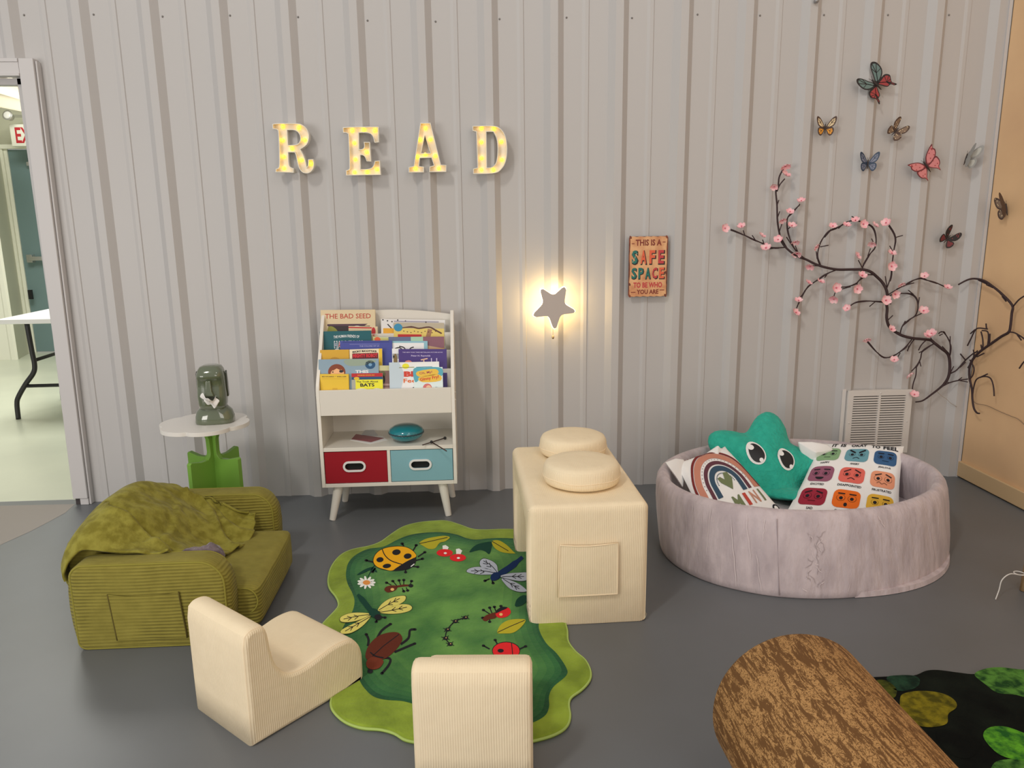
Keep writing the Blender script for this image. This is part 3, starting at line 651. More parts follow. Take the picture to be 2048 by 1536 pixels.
butterfly(1790, 263, 36, -42, 'small speckled brown butterfly above the pink one, beside the wall rib', dkb, brw, brw, bcream, fw_=FWS)
butterfly(1735, 328, 36, 0, 'small blue butterfly with lavender wings', navyw, lav, lav, veins=navyw)
butterfly(1853, 333, 50, 42, 'pink butterfly with dark wing tips and small red spots', vino, pinkw, pinkw, redw, fw_=PKF, hw_=PKH, lift=(14, 10))
butterfly(1931, 318, 42, -12, 'pale grey butterfly folded to a single wing near the room corner', greye, greyw, greyw, lift=(45, 80), both=True)
butterfly(1894, 478, 36, -38, 'small dark wine-red butterfly left of the room corner', ink, ink, vino, redw, fw_=FWS)
butterfly(2014, 418, 44, 15, 'speckled brown butterfly on the tan wall', dkb, brw, brw, bcream, wall='right', lift=(60, 10))

# ------------------------------------------------------------------ bookshelf
SX0, SX1, SYF, SYB = 1.264, 1.893, -.362, -.062
bs = thing('book_shelf', 'white kids book display shelf with red and blue drawers on splayed legs', 'shelf', ((SX0+SX1)/2, -.21, 0))
sw = M('shelf_white', (.80, .76, .69), .35, spec=.4)
side = [(SYF, .163), (SYB, .163), (SYB, .945), (SYB-.035, .952), (SYB-.075, .92), (SYF+.012, .655), (SYF, .63)]
for x in (SX0, SX1-.016):
    b = MB(); b.use(sw); b.prism([side], .016, lambda y, z, w_, x=x: (x+w_, y, z)); b.build('side_panel', bs, bevel=.002)
b = MB(); b.use(sw)
arc = [(SX0+.016, .163), (SX1-.016, .163)]+[(SX1-.016-(SX1-SX0-.032)*i/16, .905+.052*math.sin(math.pi*(.16+.68*i/16))) for i in range(17)]
b.prism([arc], .010, lambda x, z, w_: (x, SYB-.010+w_, z)); b.build('back_panel', bs)
for nm, z0_, z1_, y0_, y1_ in (('bottom_board', .163, .180, SYF, SYB-.010), ('shelf_board', .336, .354, SYF+.002, SYB-.010)):
    b = MB(); b.use(sw); b.box(SX0+.016, y0_, z0_, SX1-.016, y1_, z1_); b.build(nm, bs, bevel=.0015)
b = MB(); b.use(sw); b.box(1.571, SYF+.002, .180, 1.585, SYB-.011, .336); b.build('divider', bs)
b = MB(); b.use(sw); b.box(SX0+.016, SYF-.001, .508, SX1-.016, SYF+.012, .627); b.build('front_panel', bs, bevel=.002)
b = MB(); b.use(sw); b.box(SX0+.016, SYF+.012, .508, SX1-.016, SYB-.011, .520); b.build('tray_bottom', bs)
for yy, za, zb in ((-.285, .52, .700), (-.205, .52, .775), (-.135, .52, .850)):
    b = MB(); b.use(sw); b.box(SX0+.016, yy, za, SX1-.016, yy+.010, zb); b.build('tier_panel', bs, bevel=.001)
for x_, y_, fx, fy in ((1.335, -.325, 1.300, -.352), (1.822, -.325, 1.846, -.345), (1.345, -.105, 1.320, -.105), (1.835, -.105, 1.862, -.090)):
    b = MB(); b.use(sw); b.tube([(x_, y_, .1625), (fx, fy, .0)], [.0235, .0145], 20); b.build('leg', bs, smooth=False)
def stadium(cx, cz, w_, h, n=8):
    r = h/2; P = []
    for sg, a0 in ((1, -90), (-1, 90)):
        for i in range(n+1): g = math.radians(a0+180*i/n); P.append((cx+sg*(w_/2-r)+r*math.cos(g), cz+r*math.sin(g)))
    return P
for nm, x0_, x1_, cm, lb, hx in (('drawer', SX0+.019, 1.569, M('felt_red', D(140, 28, 38), .9, spec=.2, bump=(200, .3, .001)), 'red fabric drawer', at(709, 938, 1, SYF).x), ('drawer', 1.587, SX1-.019, M('felt_blue', D(118, 160, 170), .9, spec=.2, bump=(200, .3, .001)), 'pale blue fabric drawer', at(841, 934, 1, SYF).x)):
    hz = .262
    b = MB(); b.use(cm); b.prism([[(x0_, .183), (x1_, .183), (x1_, .333), (x0_, .333)], stadium(hx, hz, .092, .038)], .012, lambda x, z, w_: (x, SYF+.004+w_, z))
    b.box(x0_+.004, SYF+.03, .184, x0_+.012, SYB-.03, .33); b.box(x1_-.012, SYF+.03, .184, x1_-.004, SYB-.03, .33); b.box(x0_+.012, SYF+.016, .184, x1_-.012, SYB-.03, .188)
    d_ = b.build('drawer', bs); d_['label'] = lb
    b = MB(); b.use(M('grommet', (.8, .79, .78), .4)); b.prism([stadium(hx, hz, .106, .052), stadium(hx, hz, .086, .033)], -.006, lambda x, z, w_: (x, SYF+.004+w_, z)); b.build('handle_ring', d_, bevel=.001)
    b = MB(); b.use(M('drawer_shade', (.012, .012, .012), .9)); b.box(hx-.05, SYF+.018, hz-.025, hx+.05, SYF+.02, hz+.025); b.build('handle_shade', d_)  # black plate standing in for the shadowed inside of the handle cut-out
b = MB(); b.use(M('grommet'))
for x in (SX0-.001, SX1+.001):
    for z in (.60, .565): b.ball((x, SYF+.02, z), .004, 8)
b.build('screw_caps', bs, smooth=True)

# books: (left px, right px, top px left, top px right, y of the top edge, height, thickness, lean deg)
PAGE = M('book_pages', D(226, 214, 190), .8)
def book(label, ul, ur, vl, vr, y, h, th, cover, draw=None, lean=14, kind='book', vs=1.0):
    a_, c_ = at(ul, vl, 1, y), at(ur, vr, 1, y)
    t = thing(kind, label, kind, ((a_.x+c_.x)/2, y-.02, (a_.z+c_.z)/2-h), group='picture books in the display shelf')
    dn = Vector((0, -math.sin(math.radians(lean)), -math.cos(math.radians(lean)))); X = (c_-a_); W = X.length; X = X/W; nrm = X.cross(dn).normalized()
    if nrm.y > 0: nrm = -nrm
    def P(u, v, d): return a_+X*(u*W)+dn*(v*h)-nrm*d
    def slab(b, u0, u1, v0, v1, d0, d1):
        b.add([P(u0, v0, d0), P(u1, v0, d0), P(u1, v1, d0), P(u0, v1, d0), P(u0, v0, d1), P(u1, v0, d1), P(u1, v1, d1), P(u0, v1, d1)], [(0,1,2,3),(4,5,6,7),(0,1,5,4),(1,2,6,5),(2,3,7,6),(3,0,4,7)])
    b = MB(); b.use(cover); slab(b, 0, 1, 0, 1, 0, .0016); slab(b, 0, 1, 0, 1, th-.0016, th); slab(b, 0, .012, 0, 1, .0016, th-.0016)
    if draw:
        a = Art(b, lambda u, v, k_: P(u, v*vs, -.0003-.00025*k_)); draw(a)
    b.build('cover', t)
    b = MB(); b.use(PAGE); slab(b, .012, .985, .012, .99, .0016, th-.0016); b.build('pages', t)
    return t
def K(name, r, g, b_): return M('print_'+name, D(r, g, b_), .35)
cr = K('cream', 200, 182, 148); yel = K('yellow', 214, 178, 48); wht = K('white', 226, 224, 220); kblk = K('black', 34, 30, 34); kred = K('red', 176, 36, 40); knavy = K('navy', 30, 74, 112)
def d_bad(a):
    a.text('THE BAD SEED', .5, .13, .84, .10, K('brick', 166, 58, 44), flip=True, bold=.01); a.poly([(.12,.29),(.86,.29),(.80,.33),(.12,.33)], K('plum', 74, 50, 62), 0); a.poly([(.14,.33),(.90,.33),(.9,.8),(.14,.8)], K('dark', 46, 34, 36), 0)
    a.blob([(.13,.36),(.3,.42),(.36,.8),(.15,.8)], K('olive', 128, 128, 50), 1); a.ell(.66, .38, .10, .05, wht, 1); a.ell(.66, .38, .02, .02, kblk, 2); a.poly([(0,.3),(.12,.6),(.12,1),(0,1)], K('deep_tan', 150, 132, 92), 0)  # darker tan wedge along the left of the cover
def d_red_corner(a): a.poly([(0,.02),(.8,.02),(.8,.05),(0,.05)], kred, 0); a.ell(.86, .12, .07, .10, kred, 1)
def d_teal(a):
    a.text('THE HUMAN FRIENDS OF', .52, .13, .50, .06, wht, flip=True, bold=.012, arc=-.02)
    for i, (ch, c_) in enumerate(zip('HARRISON', (wht, kred, yel, kblk, wht, wht, wht, wht))): a.text(ch, .31+.07*i, .29, .062, .16, wht, 0, flip=True, bold=.06); a.text(ch, .31+.07*i, .29, .045, .13, c_ if c_ != wht else knavy, 1, flip=True, bold=.01)
    a.blob([(.26,.42),(.38,.40),(.42,.7),(.30,.8),(.22,.6)], wht, 0)
def d_blue(a):
    a.line([(.05, .03), (.95, .03)], .012, K('navyline', 40, 46, 104)); a.line([(.18, .08), (.76, .08)], .006, K('pale', 150, 150, 190)); a.text('THE COLORS OF US', .56, .125, .38, .032, K('pale', 150, 150, 190), flip=True, bold=.02)
def d_mustard(a):
    a.ell(.5, .62, .34, .42, K('ochre', 176, 130, 34), 0, a0=180, a1=360); a.ell(.5, .64, .28, .34, K('mustard', 196, 152, 44), 1, a0=180, a1=360)
def d_mighty(a):
    a.text("RICKY RICOTTA'S", .46, .12, .74, .085, kblk, flip=True, bold=.06, arc=-.03); a.rrect(.08, .18, .88, .50, .03, K('maroon', 92, 22, 28), 0); a.text('MIGHTY ROBOT', .48, .29, .76, .17, K('crimson', 200, 40, 50), 1, flip=True, bold=.05)
    a.rrect(.90, 0, 1.0, 1, .01, yel, 1)
def d_boy(a):
    a.rrect(.0, 0, 1, 1, .001, K('sky', 128, 150, 166), 0); a.blob([(.45,.02),(.95,.05),(.8,.2),(.5,.22)], K('sage', 138, 152, 136), 1)
    a.ell(.30, .42, .145, .26, K('hair', 120, 56, 30), 1); a.ell(.31, .50, .115, .20, K('skin', 222, 168, 120), 2); a.poly([(.20,.33),(.26,.24),(.34,.22),(.40,.30),(.36,.36),(.30,.30),(.24,.37)], K('hair', 120, 56, 30), 3)
    a.ell(.375, .40, .035, .045, kblk, 4); a.ell(.235, .42, .014, .02, kblk, 4); a.ell(.86, .20, .085, .14, knavy, 1); a.ell(.86, .20, .03, .05, K('sky2', 110, 150, 180), 2); a.text('THIS', .72, .42, .22, .10, wht, 2, flip=True, bold=.03)
def d_yellow(a):
    a.text('EDWARD * KELLER', .5, .12, .86, .05, kblk, flip=True, bold=.02); a.line([(.06, .22), (.96, .22)], .008, K('ochre', 176, 130, 34))
    for i in range(3): a.line([(.42, .66+.06*i), (.60, .66+.06*i)], .02, K('ochre', 150, 110, 30))
def d_bats(a):
    a.poly([(0,0),(1,0),(1,.17),(0,.17)], kred, 0); a.text('THE MAGIC SCHOOL BUS', .46, .09, .56, .045, yel, 1, flip=True, bold=.03); a.poly([(0,.17),(1,.17),(1,.30),(0,.30)], knavy, 0); a.ell(.16, .24, .09, .07, yel, 1)
    a.poly([(.12,.30),(1,.30),(1,1),(.12,1)], K('lemon', 226, 200, 60), 0); a.text('The Truth About', .5, .40, .70, .085, kblk, 1, flip=True, bold=.02); a.text('BATS', .5, .56, .46, .16, kblk, 1, flip=True, bold=.035); a.ell(.3, .8, .2, .08, wht, 1); a.ell(.8, .82, .15, .1, wht, 1)
def d_paper(a):
    for i, x in enumerate((.03, .10, .17, .26, .38, .70)): a.ell(x, .02+.02*(i % 3), .012, .018, kblk, 0, n=8)
    a.line([(.10,.12),(.16,.22)], .02, kblk); a.line([(.2,.05),(.9,.05)], .03, K('lilac', 150, 146, 160)); a.rrect(.03, .22, .2, .42, .01, K('amber', 206, 150, 40), 0)
def d_giraffe(a):
    a.poly([(.0,.16),(1,.16),(1,1),(0,1)], K('straw', 206, 184, 100), 0); a.line([(.12,.16),(.35,.12),(.5,.16),(.7,.12),(.82,.2),(.95,.30)], [.02,.03,.03,.04,.05,.04], K('umber', 84, 52, 42), 1, 4); a.poly([(.08,.33),(.55,.33),(.55,.5),(.08,.5)], kred, 1)
    a.ell(.09, .14, .085, .11, K('azure', 50, 128, 164), 2); a.line([(.72,.18),(.66,.5)], .09, K('tan', 150, 110, 80), 1)
    for i in range(10): a.ell(.2+.07*i, .24+.02*((i*7) % 3), .014, .014, K('umber', 84, 52, 42), 1, n=7)
def d_sunset(a):
    a.poly([(0,0),(.4,0),(.4,.12),(0,.12)], K('slate', 90, 100, 130), 0); a.poly([(.4,0),(.62,0),(.62,.12),(.4,.12)], K('mint', 150, 184, 160), 0); a.poly([(.62,0),(1,0),(1,.3),(.62,.2)], K('mauve', 126, 84, 96), 0); a.poly([(.5,.3),(1,.28),(1,1),(.5,1)], K('sand', 190, 150, 96), 0); a.ell(.8, .42, .16, .08, K('gold', 204, 168, 90), 1)
def d_spider(a):
    a.rrect(.02, .05, .9, 1, .01, wht, 0)
    for P in ([(.10,.20),(.25,.18),(.38,.36)],[(.22,.14),(.36,.18),(.42,.34)],[(.62,.16),(.52,.2),(.46,.36)],[(.80,.28),(.62,.28),(.50,.36)]): a.line(P, .03, kblk, 1, 4)
    for x in (.66,.78,.88): a.ell(x, .22, .012, .014, K('grey', 150, 150, 150), 1, n=7)
def d_purple(a):
    a.text('THE NEW YORK TIMES BESTSELLING PICTURE BOOK', .5, .09, .84, .025, K('lav', 190, 180, 210), flip=True, bold=.02); a.text('Peter H. Reynolds', .46, .19, .40, .055, K('lav', 190, 180, 210), flip=True, bold=.02)
    a.ell(.2, .36, .07, .05, K('salmon', 214, 130, 110), 0, a0=180, a1=360); a.line([(.46,.30),(.60,.26)], .03, K('peach', 230, 180, 150)); a.line([(.52,.28),(.52,.5)], .025, K('peach', 230, 180, 150))
    for x in (.68, .79): a.line([(x,.25),(x,.5)], .02, K('lav', 190, 180, 210))
def d_big(a):
    a.poly([(0,0),(.20,.0),(.30,.35),(.2,1),(0,1)], K('ice', 182, 196, 206), 0); a.ell(.33, .12, .07, .08, K('lemon', 222, 214, 50), 1); a.line([(.2,.16),(.5,.155)], .018, K('olive2', 130, 130, 50), 2); a.line([(.54,.155),(.86,.15)], .014, K('teal3', 70, 130, 150), 2)
    a.text('BIG', .48, .36, .38, .17, K('coral', 196, 62, 44), 2, flip=True, bold=.06); a.text('Feelings', .56, .58, .56, .16, K('orange3', 206, 100, 44), 2, flip=True, bold=.02); a.line([(.2,.86),(.8,.86)], .015, K('grey', 150, 150, 150), 2); a.ell(.48, .82, .03, .06, kblk, 2)
def d_ginny(a):
    a.blob([(.0,.05),(.4,.0),(.95,.03),(.97,.3),(.6,.25),(.3,.3),(.05,.5)], K('aqua', 86, 160, 178), 0); a.blob([(.12,.14),(.75,.06),(.82,.24),(.2,.32)], K('gold2', 230, 180, 70), 1, 3); a.text('Oh, My!', .42, .19, .44, .10, K('plum2', 150, 44, 80), 2, flip=True, bold=.01, rot=-6)
    a.blob([(.18,.34),(.85,.24),(.92,.46),(.3,.50)], K('gold2', 230, 180, 70), 1, 3); a.text('Ginny Fry!', .54, .38, .66, .14, K('coral', 196, 62, 44), 2, flip=True, bold=.03, rot=-8)
    a.ell(.46, .68, .15, .13, K('rose', 196, 110, 110), 1); a.ell(.5, .70, .09, .09, K('peach', 230, 180, 150), 2); a.ell(.45, .9, .1, .06, kred, 1); a.text('First', .84, .70, .2, .06, K('grey2', 90, 80, 100), 2, flip=True, bold=.01); a.text('Grade', .84, .83, .24, .06, K('grey2', 90, 80, 100), 2, flip=True, bold=.01)
def d_face(a):
    a.poly([(0,.0),(1,.0),(1,.14),(0,.14)], K('sage2', 190, 186, 140), 0); a.ell(.35, .24, .22, .1, K('moss', 92, 92, 60), 1); a.ell(.35, .38, .18, .12, kblk, 1)
    for i in range(5): a.line([(.1, .52+.1*i), (.95, .52+.1*i)], .05, K('dusty', 170, 140, 134), 1)
def d_frog(a): a.poly([(0,.02),(1,.02),(1,.5),(0,.5)], K('olive4', 180, 176, 110), 0); a.ell(.2, .06, .14, .06, K('orange4', 206, 90, 50), 1)
def d_white2(a): a.rrect(.05, .15, .9, .3, .02, K('grey', 150, 150, 150), 0); a.ell(.4, .35, .25, .2, K('brownb', 120, 100, 60), 1); a.ell(.2, .24, .1, .04, kblk, 2)
book('tan picture book titled THE BAD SEED standing highest at the back', 641, 750, 620, 619, -.105, .235, .016, cr, d_bad)
book('cream book with red corner half hidden behind the teal book', 697, 755, 652, 653, -.125, .20, .010, cr, d_red_corner)
book('teal picture book with white arched title in the second tier', 639, 742, 663, 661, -.170, .22, .012, K('deep_teal', 20, 84, 92), d_teal)
book('white sheet-like book with black marks at the back right', 762, 890, 638, 640, -.105, .20, .006, K('lilacwhite', 206, 204, 204), d_paper)
book('yellow and grey picture book with round blue sticker, back right', 787, 888, 645, 646, -.125, .20, .008, K('greycover', 170, 160, 140), d_giraffe, vs=0.85)
book('pale green book edge with orange spot peeking behind the blue book', 746, 790, 674, 675, -.180, .17, .006, K('mint2', 190, 200, 150), d_frog)
book('sunset coloured picture book behind the white book with black legs', 777, 888, 674, 673, -.190, .19, .008, K('sand2', 180, 150, 120), d_sunset)
book('white book with pale blue border and black spider legs', 782, 855, 682, 682, -.205, .18, .012, K('paleblue', 132, 176, 190), d_spider)
book('large plain blue picture book in the middle of the shelf', 680, 784, 682, 681, -.215, .20, .010, K('cobalt', 62, 70, 142), d_blue)
book('mustard yellow book with faint arch in the third tier', 640, 698, 700, 699, -.245, .17, .010, K('mustard', 196, 152, 44), d_mustard)
book('yellow-edged book with dark red block title in the third tier', 699, 764, 699, 697, -.250, .17, .012, K('creamw', 222, 206, 176), d_mighty, vs=0.62)
book('narrow white book with brown drawing left of the purple book', 784, 800, 697, 697, -.245, .16, .006, wht, d_white2)
book('purple picture book with rounded corners and pale lettering', 797, 893, 698, 698, -.262, .20, .012, K('violet', 66, 48, 116), d_purple, lean=12, vs=0.85)
book('grey-blue picture book with boy wearing an eye patch', 637, 757, 719, 717, -.292, .19, .010, K('sky', 128, 150, 166), d_boy, vs=0.74)
book('small sage book with striped brown lettering between the bats book and the white books', 757, 781, 731, 731, -.292, .17, .008, K('dust', 120, 90, 84), d_face)
book('pale book with red letters BI and orange letters Fee', 778, 878, 725, 723, -.315, .19, .006, wht, d_big, lean=10, vs=0.8)
book('white and aqua book titled Oh, My! Ginny Fry! in front right', 827, 885, 735, 734, -.328, .17, .006, K('icewhite', 206, 220, 220), d_ginny, lean=9, vs=0.8)
book('plain yellow book with tiny black letter row, front left', 640, 697, 748, 748, -.326, .16, .014, yel, d_yellow, lean=11, vs=0.62)
book('red and yellow book about BATS in the front row', 703, 765, 747, 746, -.322, .16, .016, K('greyb', 160, 160, 150), d_bats, lean=10, vs=0.6)

# things on the open shelf
zt = .354
dp = at(811, 884, 2, zt+.01)
dt = thing('tongue_drum', 'glossy teal round drum with white zigzag band on the open shelf', 'drum', (dp.x, dp.y+.03, zt))
b = MB(); b.use(M('teal_enamel', D(14, 112, 124), .18, coat=.8)); cdr = (dp.x, dp.y+.06, zt)
prof_ = [(.03, .004), (.055, .010), (.075, .024), (.0835, .040), (.0835, .048), (.076, .062), (.055, .074), (.03, .079), (.005, .080)]
b.lathe(prof_, cdr, 40); b.build('drum_body', dt, smooth=True)
b = MB(); b.use(M('band_dark', D(30, 60, 70), .4)); b.lathe([(.0842, .040), (.0842, .048)], cdr, 40, cap=False)
a = Art(b, lambda u, v, k_: (cdr[0]+.0848*math.cos(u), cdr[1]+.0848*math.sin(u), cdr[2]+.0375+.013*v), .1); zz = [(-math.pi+.09*i, (i % 2)) for i in range(71)]; a.line(zz, .022, M('band_white', D(210, 214, 206), .5)); b.build('zigzag_band', dt, fixn=False)
b = MB(); b.use(M('rubber', (.02, .02, .02), .7)); b.lathe([(.028, 0), (.03, .005)], cdr, 24); b.build('foot_ring', dt)
def mallet(p, q_, label, head):
    t = thing('drum_mallet', label, 'mallet', (Vector(p)+Vector(q_))/2, group='mallets beside the teal drum')
    b = MB(); b.use(M('mallet_wood', D(58, 40, 34), .5)); b.tube([p, q_], .0028, 8); b.build('stick', t, smooth=True)
    b = MB(); b.use(M('rubber')); b.ball(head, .0075, 12); b.build('mallet_head', t, smooth=True)
m0 = at(845, 890, 2, zt+.008); m1 = at(890, 876, 2, zt+.008); mallet(m0, m1, 'dark drum mallet lying flat, its ball head at the right end', m1)
m2 = at(863, 884, 2, zt+.014); m3 = at(893, 902, 2, zt+.004+.001); mallet(m2, m3, 'dark drum mallet crossing the other and pointing off the shelf edge', m2)
for (pts, c_, lb, z_) in (([(703,878),(712,868),(768,876),(742,884)], K('burgundy', 130, 60, 70), 'dark red leaflet lying on the open shelf', .0022), ([(700,880),(740,888),(775,880),(765,872),(735,870)], wht, 'white paper sheet under the red leaflet', .0008), ([(722,870),(732,858),(748,860),(756,870)], K('greypaper', 170, 170, 172), 'grey paper curling up behind the red leaflet', .004)):
    b = MB(); b.use(c_); P_ = [at(u, v, 2, zt+z_) for u, v in pts]; z_top = zt+z_
    b.add([tuple(p) for p in P_]+[(p.x, p.y, p.z-.0007) for p in P_], [tuple(range(len(P_))), tuple(range(len(P_)*2-1, len(P_)-1, -1))]+[(i, (i+1) % len(P_), len(P_)+(i+1) % len(P_), len(P_)+i) for i in range(len(P_))])
    tag(b.build('paper'), lb, 'paper', 'papers on the open shelf')

# ------------------------------------------------------------------ side table and tissue holder
tc_ = Vector((.783, -.375, 0)); zt2 = .498
sd = thing('side_table', 'small white flower-shaped side table on a green crossed base', 'table', tc_)
P_ = []
for i in range(96):
    g = 2*math.pi*i/96; r = .170+.022*abs(math.cos(3*g+.4))**.55; P_.append((tc_.x-.02+r*math.cos(g)*1.03, tc_.y+r*math.sin(g)))
b = MB(); b.use(M('table_white', (.80, .77, .73), .3, spec=.4)); b.prism([P_], .018, lambda x, y, w_: (x, y, zt2-.018+w_)); b.build('tabletop', sd, bevel=.004)
grn = M('leaf_green', D(108, 150, 60), .35, spec=.4)
pf = [(-.148, 0), (.148, 0), (.148, .345), (.140, .352), (.085, .338), (.045, .338), (.032, .350), (.028, .365), (.030, .43), (.040, .455), (.062, .4795), (-.062, .4795), (-.040, .455), (-.030, .43), (-.028, .365), (-.032, .350), (-.045, .338), (-.085, .338), (-.140, .352), (-.148, .345)]
for ang in (64, 154):
    b = MB(); b.use(grn); b.T = Matrix.Translation((tc_.x+.012, tc_.y-.02, 0)) @ Matrix.Rotation(math.radians(ang), 4, 'Z')
    b.prism([pf], .022, lambda x, z, w_: (x, -.011+w_, z)); b.build('base_panel', sd, bevel=.002)

mc = Vector((.812, -.375, zt2))
mo = thing('tissue_holder', 'glossy grey-green stone-face tissue holder on the flower-shaped table', 'tissue holder', mc)
glz = M('glaze', D(84, 92, 72), .12, coat=.9, spec=.6)
def sq(n, ax, ay, ex=2.6, cx=0, cy=0, z=0):
    out = []
    for i in range(n):
        g = 2*math.pi*i/n; c, s_ = math.cos(g), math.sin(g)
        out.append((cx+ax*math.copysign(abs(c)**(2/ex), c), cy+ay*math.copysign(abs(s_)**(2/ex), s_), z))
    return out
def loft(b, rings, cap=True, ax=None):
    if cap and ax:   # caps of hollow outlines
        loft(b, rings, False); n_ = len(rings[0])
        for r_, k_ in ((rings[0], 0), (rings[-1], 1)):
            tr = tessellate_polygon([[Vector((p[ax[0]], p[ax[1]], 0)) for p in r_]]); b.add([tuple(p) for p in r_], [tuple(t) for t in tr])
        return
    n_ = len(rings[0]); b.add([v for r in rings for v in r], [(i*n_+k_, i*n_+(k_+1) % n_, (i+1)*n_+(k_+1) % n_, (i+1)*n_+k_) for i in range(len(rings)-1) for k_ in range(n_)]+([tuple(reversed(range(n_))), tuple((len(rings)-1)*n_+k_ for k_ in range(n_))] if cap else []))
T0 = Matrix.Translation(mc) @ Matrix.Rotation(math.radians(6), 4, 'Z')
b = MB(); b.use(glz); b.T = T0
loft(b, [sq(40, .078, .058, 3, z=0), sq(40, .084, .060, 3, z=.006), sq(40, .083, .058, 2.6, z=.03), sq(40, .076, .053, 2.4, z=.055), sq(40, .060, .047, 2.2, z=.072), sq(40, .050, .044, 2.2, z=.084)]); b.build('shoulders', mo, smooth=True)
b = MB(); b.use(glz); b.T = T0
def hr(ax, ay, z, cy=0): return sq(40, ax, ay, 3.4, cy=cy, z=z)
loft(b, [hr(.046, .04, .066, -.004), hr(.056, .05, .072, -.008), hr(.0595, .055, .09, -.009), hr(.0620, .055, .13, -.007), hr(.0605, .053, .17, -.004), hr(.0600, .052, .205, -.004), hr(.0600, .057, .210, -.007), hr(.0580, .057, .225, -.007), hr(.052, .050, .245, -.003), hr(.044, .042, .257, 0), hr(.028, .03, .263, 0)])
b.build('head', mo, smooth=True)
b = MB(); b.use(glz); b.T = T0
loft(b, [[(-.014, -.05, .205), (.010, -.05, .205), (.008, -.068, .200), (-.012, -.068, .200)], [(-.016, -.05, .16), (.012, -.05, .16), (.010, -.074, .158), (-.014, -.074, .158)], [(-.026, -.05, .135), (.022, -.05, .135), (.018, -.080, .137), (-.022, -.080, .137)], [(-.024, -.05, .130), (.020, -.05, .130), (.014, -.072, .131), (-.018, -.072, .131)]])
b.build('nose', mo, bevel=.004, seg=3)
for sg in (1, -1):
    b = MB(); b.use(M('glaze_dark', D(52, 56, 46), .15, coat=.8)); b.T = T0; b.prism([[(.0, .115), (.02, .118), (.018, .19), (.010, .235), (-.004, .225), (-.006, .15)]], .008*sg, lambda y, z, w_: (sg*.058+w_, y, z)); b.build('ear', mo, bevel=.002)
b = MB(); b.use(M('glaze_dark')); b.T = T0; b.box(-.03, -.066, .117, .03, -.06, .128); b.build('mouth_slot', mo)
b = MB(); b.use(M('tissue', (.82, .80, .78), .8)); b.T = T0 @ Matrix.Translation((.002, -.075, .118))
b.grid(lambda s_, t: ((s_-.5)*.062+.008*math.sin(t*6), -.022*math.sin(math.pi*s_)*(.3+t)-.006*math.sin(9*s_+3*t)-.004, (t-.5)*.036+.012*math.sin(5*s_+1)+.006*math.sin(14*s_)), 16, 8)
b.build('tissue', mo, smooth=True, fixn=False)

# ------------------------------------------------------------------ foam chairs
def foam(o, bev=.014, seg=4): 
    return o
def rounded_box(b, x0, y0, z0, x1, y1, z1, n=8, bulge=.008, r=.02):
    """a box of soft foam: dense shell, rounded edges, slightly swollen faces"""
    c = Vector(((x0+x1)/2, (y0+y1)/2, (z0+z1)/2)); h = Vector(((x1-x0)/2, (y1-y0)/2, (z1-z0)/2))
    bm = bmesh.new(); bmesh.ops.create_cube(bm, size=2); bmesh.ops.subdivide_edges(bm, edges=bm.edges, cuts=n*2-1, use_grid_fill=True)
    vs = []; bm.verts.ensure_lookup_table()
    for v in bm.verts:
        p = v.co.copy(); q_ = Vector(); 
        for i in range(3):   # crowd the grid towards the edges
            q_[i] = math.copysign(1-(1-abs(p[i]))**1.6, p[i])*h[i]
        core = Vector([max(-h[i]+r, min(h[i]-r, q_[i])) for i in range(3)]); d = q_-core
        if d.length > 1e-9: q_ = core+d.normalized()*r if max(abs(d[i]) for i in range(3)) > r-1e-6 else core+d
        for i in range(3):
            if abs(p[i]) > .999:
                j, k_ = (i+1) % 3, (i+2) % 3; q_[i] += math.copysign(bulge*(1-p[j]**2)*(1-p[k_]**2), p[i]) if not (i == 2 and p[i] < 0) else 0
        q_.z = max(q_.z, -h.z)
        vs.append(c+q_)
    fs = [[v.index for v in f.verts] for f in bm.faces]; bm.free(); b.add(vs, fs)
def foam_chair(label, loc, rz, group):
    t = thing('foam_chair', label, 'chair', loc, rz, group)
    # side profile (forward, up), traced along the near side
    key = [(0, 0), (0, .30), (.006, .319), (.022, .331), (.046, .333), (.066, .325), (.077, .300), (.083, .25), (.094, .203), (.112, .172), (.14, .154), (.18, .150), (.233, .158), (.275, .166), (.32, .166), (.352, .156), (.378, .125), (.388, .09), (.388, .008), (.38, 0)]
    arr = []
    cm = catmull([(x, z, 0) for x, z in key[2:-2]], 3)
    arr = [(0, .0), (0, .1), (0, .2), (0, .285)]+[(p.x, p.y) for p in cm]+[(.388, .03), (.386, .004), (.38, 0), (.25, 0), (.12, 0)]
    Wd = .29; r = .019; rings = []; n_ = len(arr)
    def ring(off, ins):
        l = inset(arr, ins) if ins else arr; return [(off, p[0], max(0, p[1]) if p[1] < .002 else p[1]) for p in l]
    offs = [(0, .0135), (.0015, .0085), (.006, .0035), (.012, .0008), (r, 0)]
    rs = [ring(o_, i_) for o_, i_ in offs]
    for k_ in range(1, 8): rs.append(ring(r+(Wd-2*r)*k_/8, 0))
    rs += [ring(Wd-o_, i_) for o_, i_ in reversed(offs)]
    # belly of the rear and side faces
    out = []
    for R_ in rs:
        row = []
        for (x, y, z) in R_:
            s_ = x/Wd; y2 = y-.010*math.sin(math.pi*min(1, z/.33))*math.sin(math.pi*s_) if y < .01 and z > .01 else y
            row.append((x-Wd, y2, z))
        out.append(row)
    b = MB(); b.use(cream); loft(b, out, ax=(1, 2)); o = b.build('foam_body', t, smooth=True, world=False)
    b = MB(); b.use(creamplain)
    for x in (-.0072, -Wd+.0072):
        l = inset(arr, .0042); b.tube([(x, p[0], max(.003, p[1])) for p in l], .0022, 6, closed=True)
    b.build('piping', t, smooth=True, world=False)
    return t
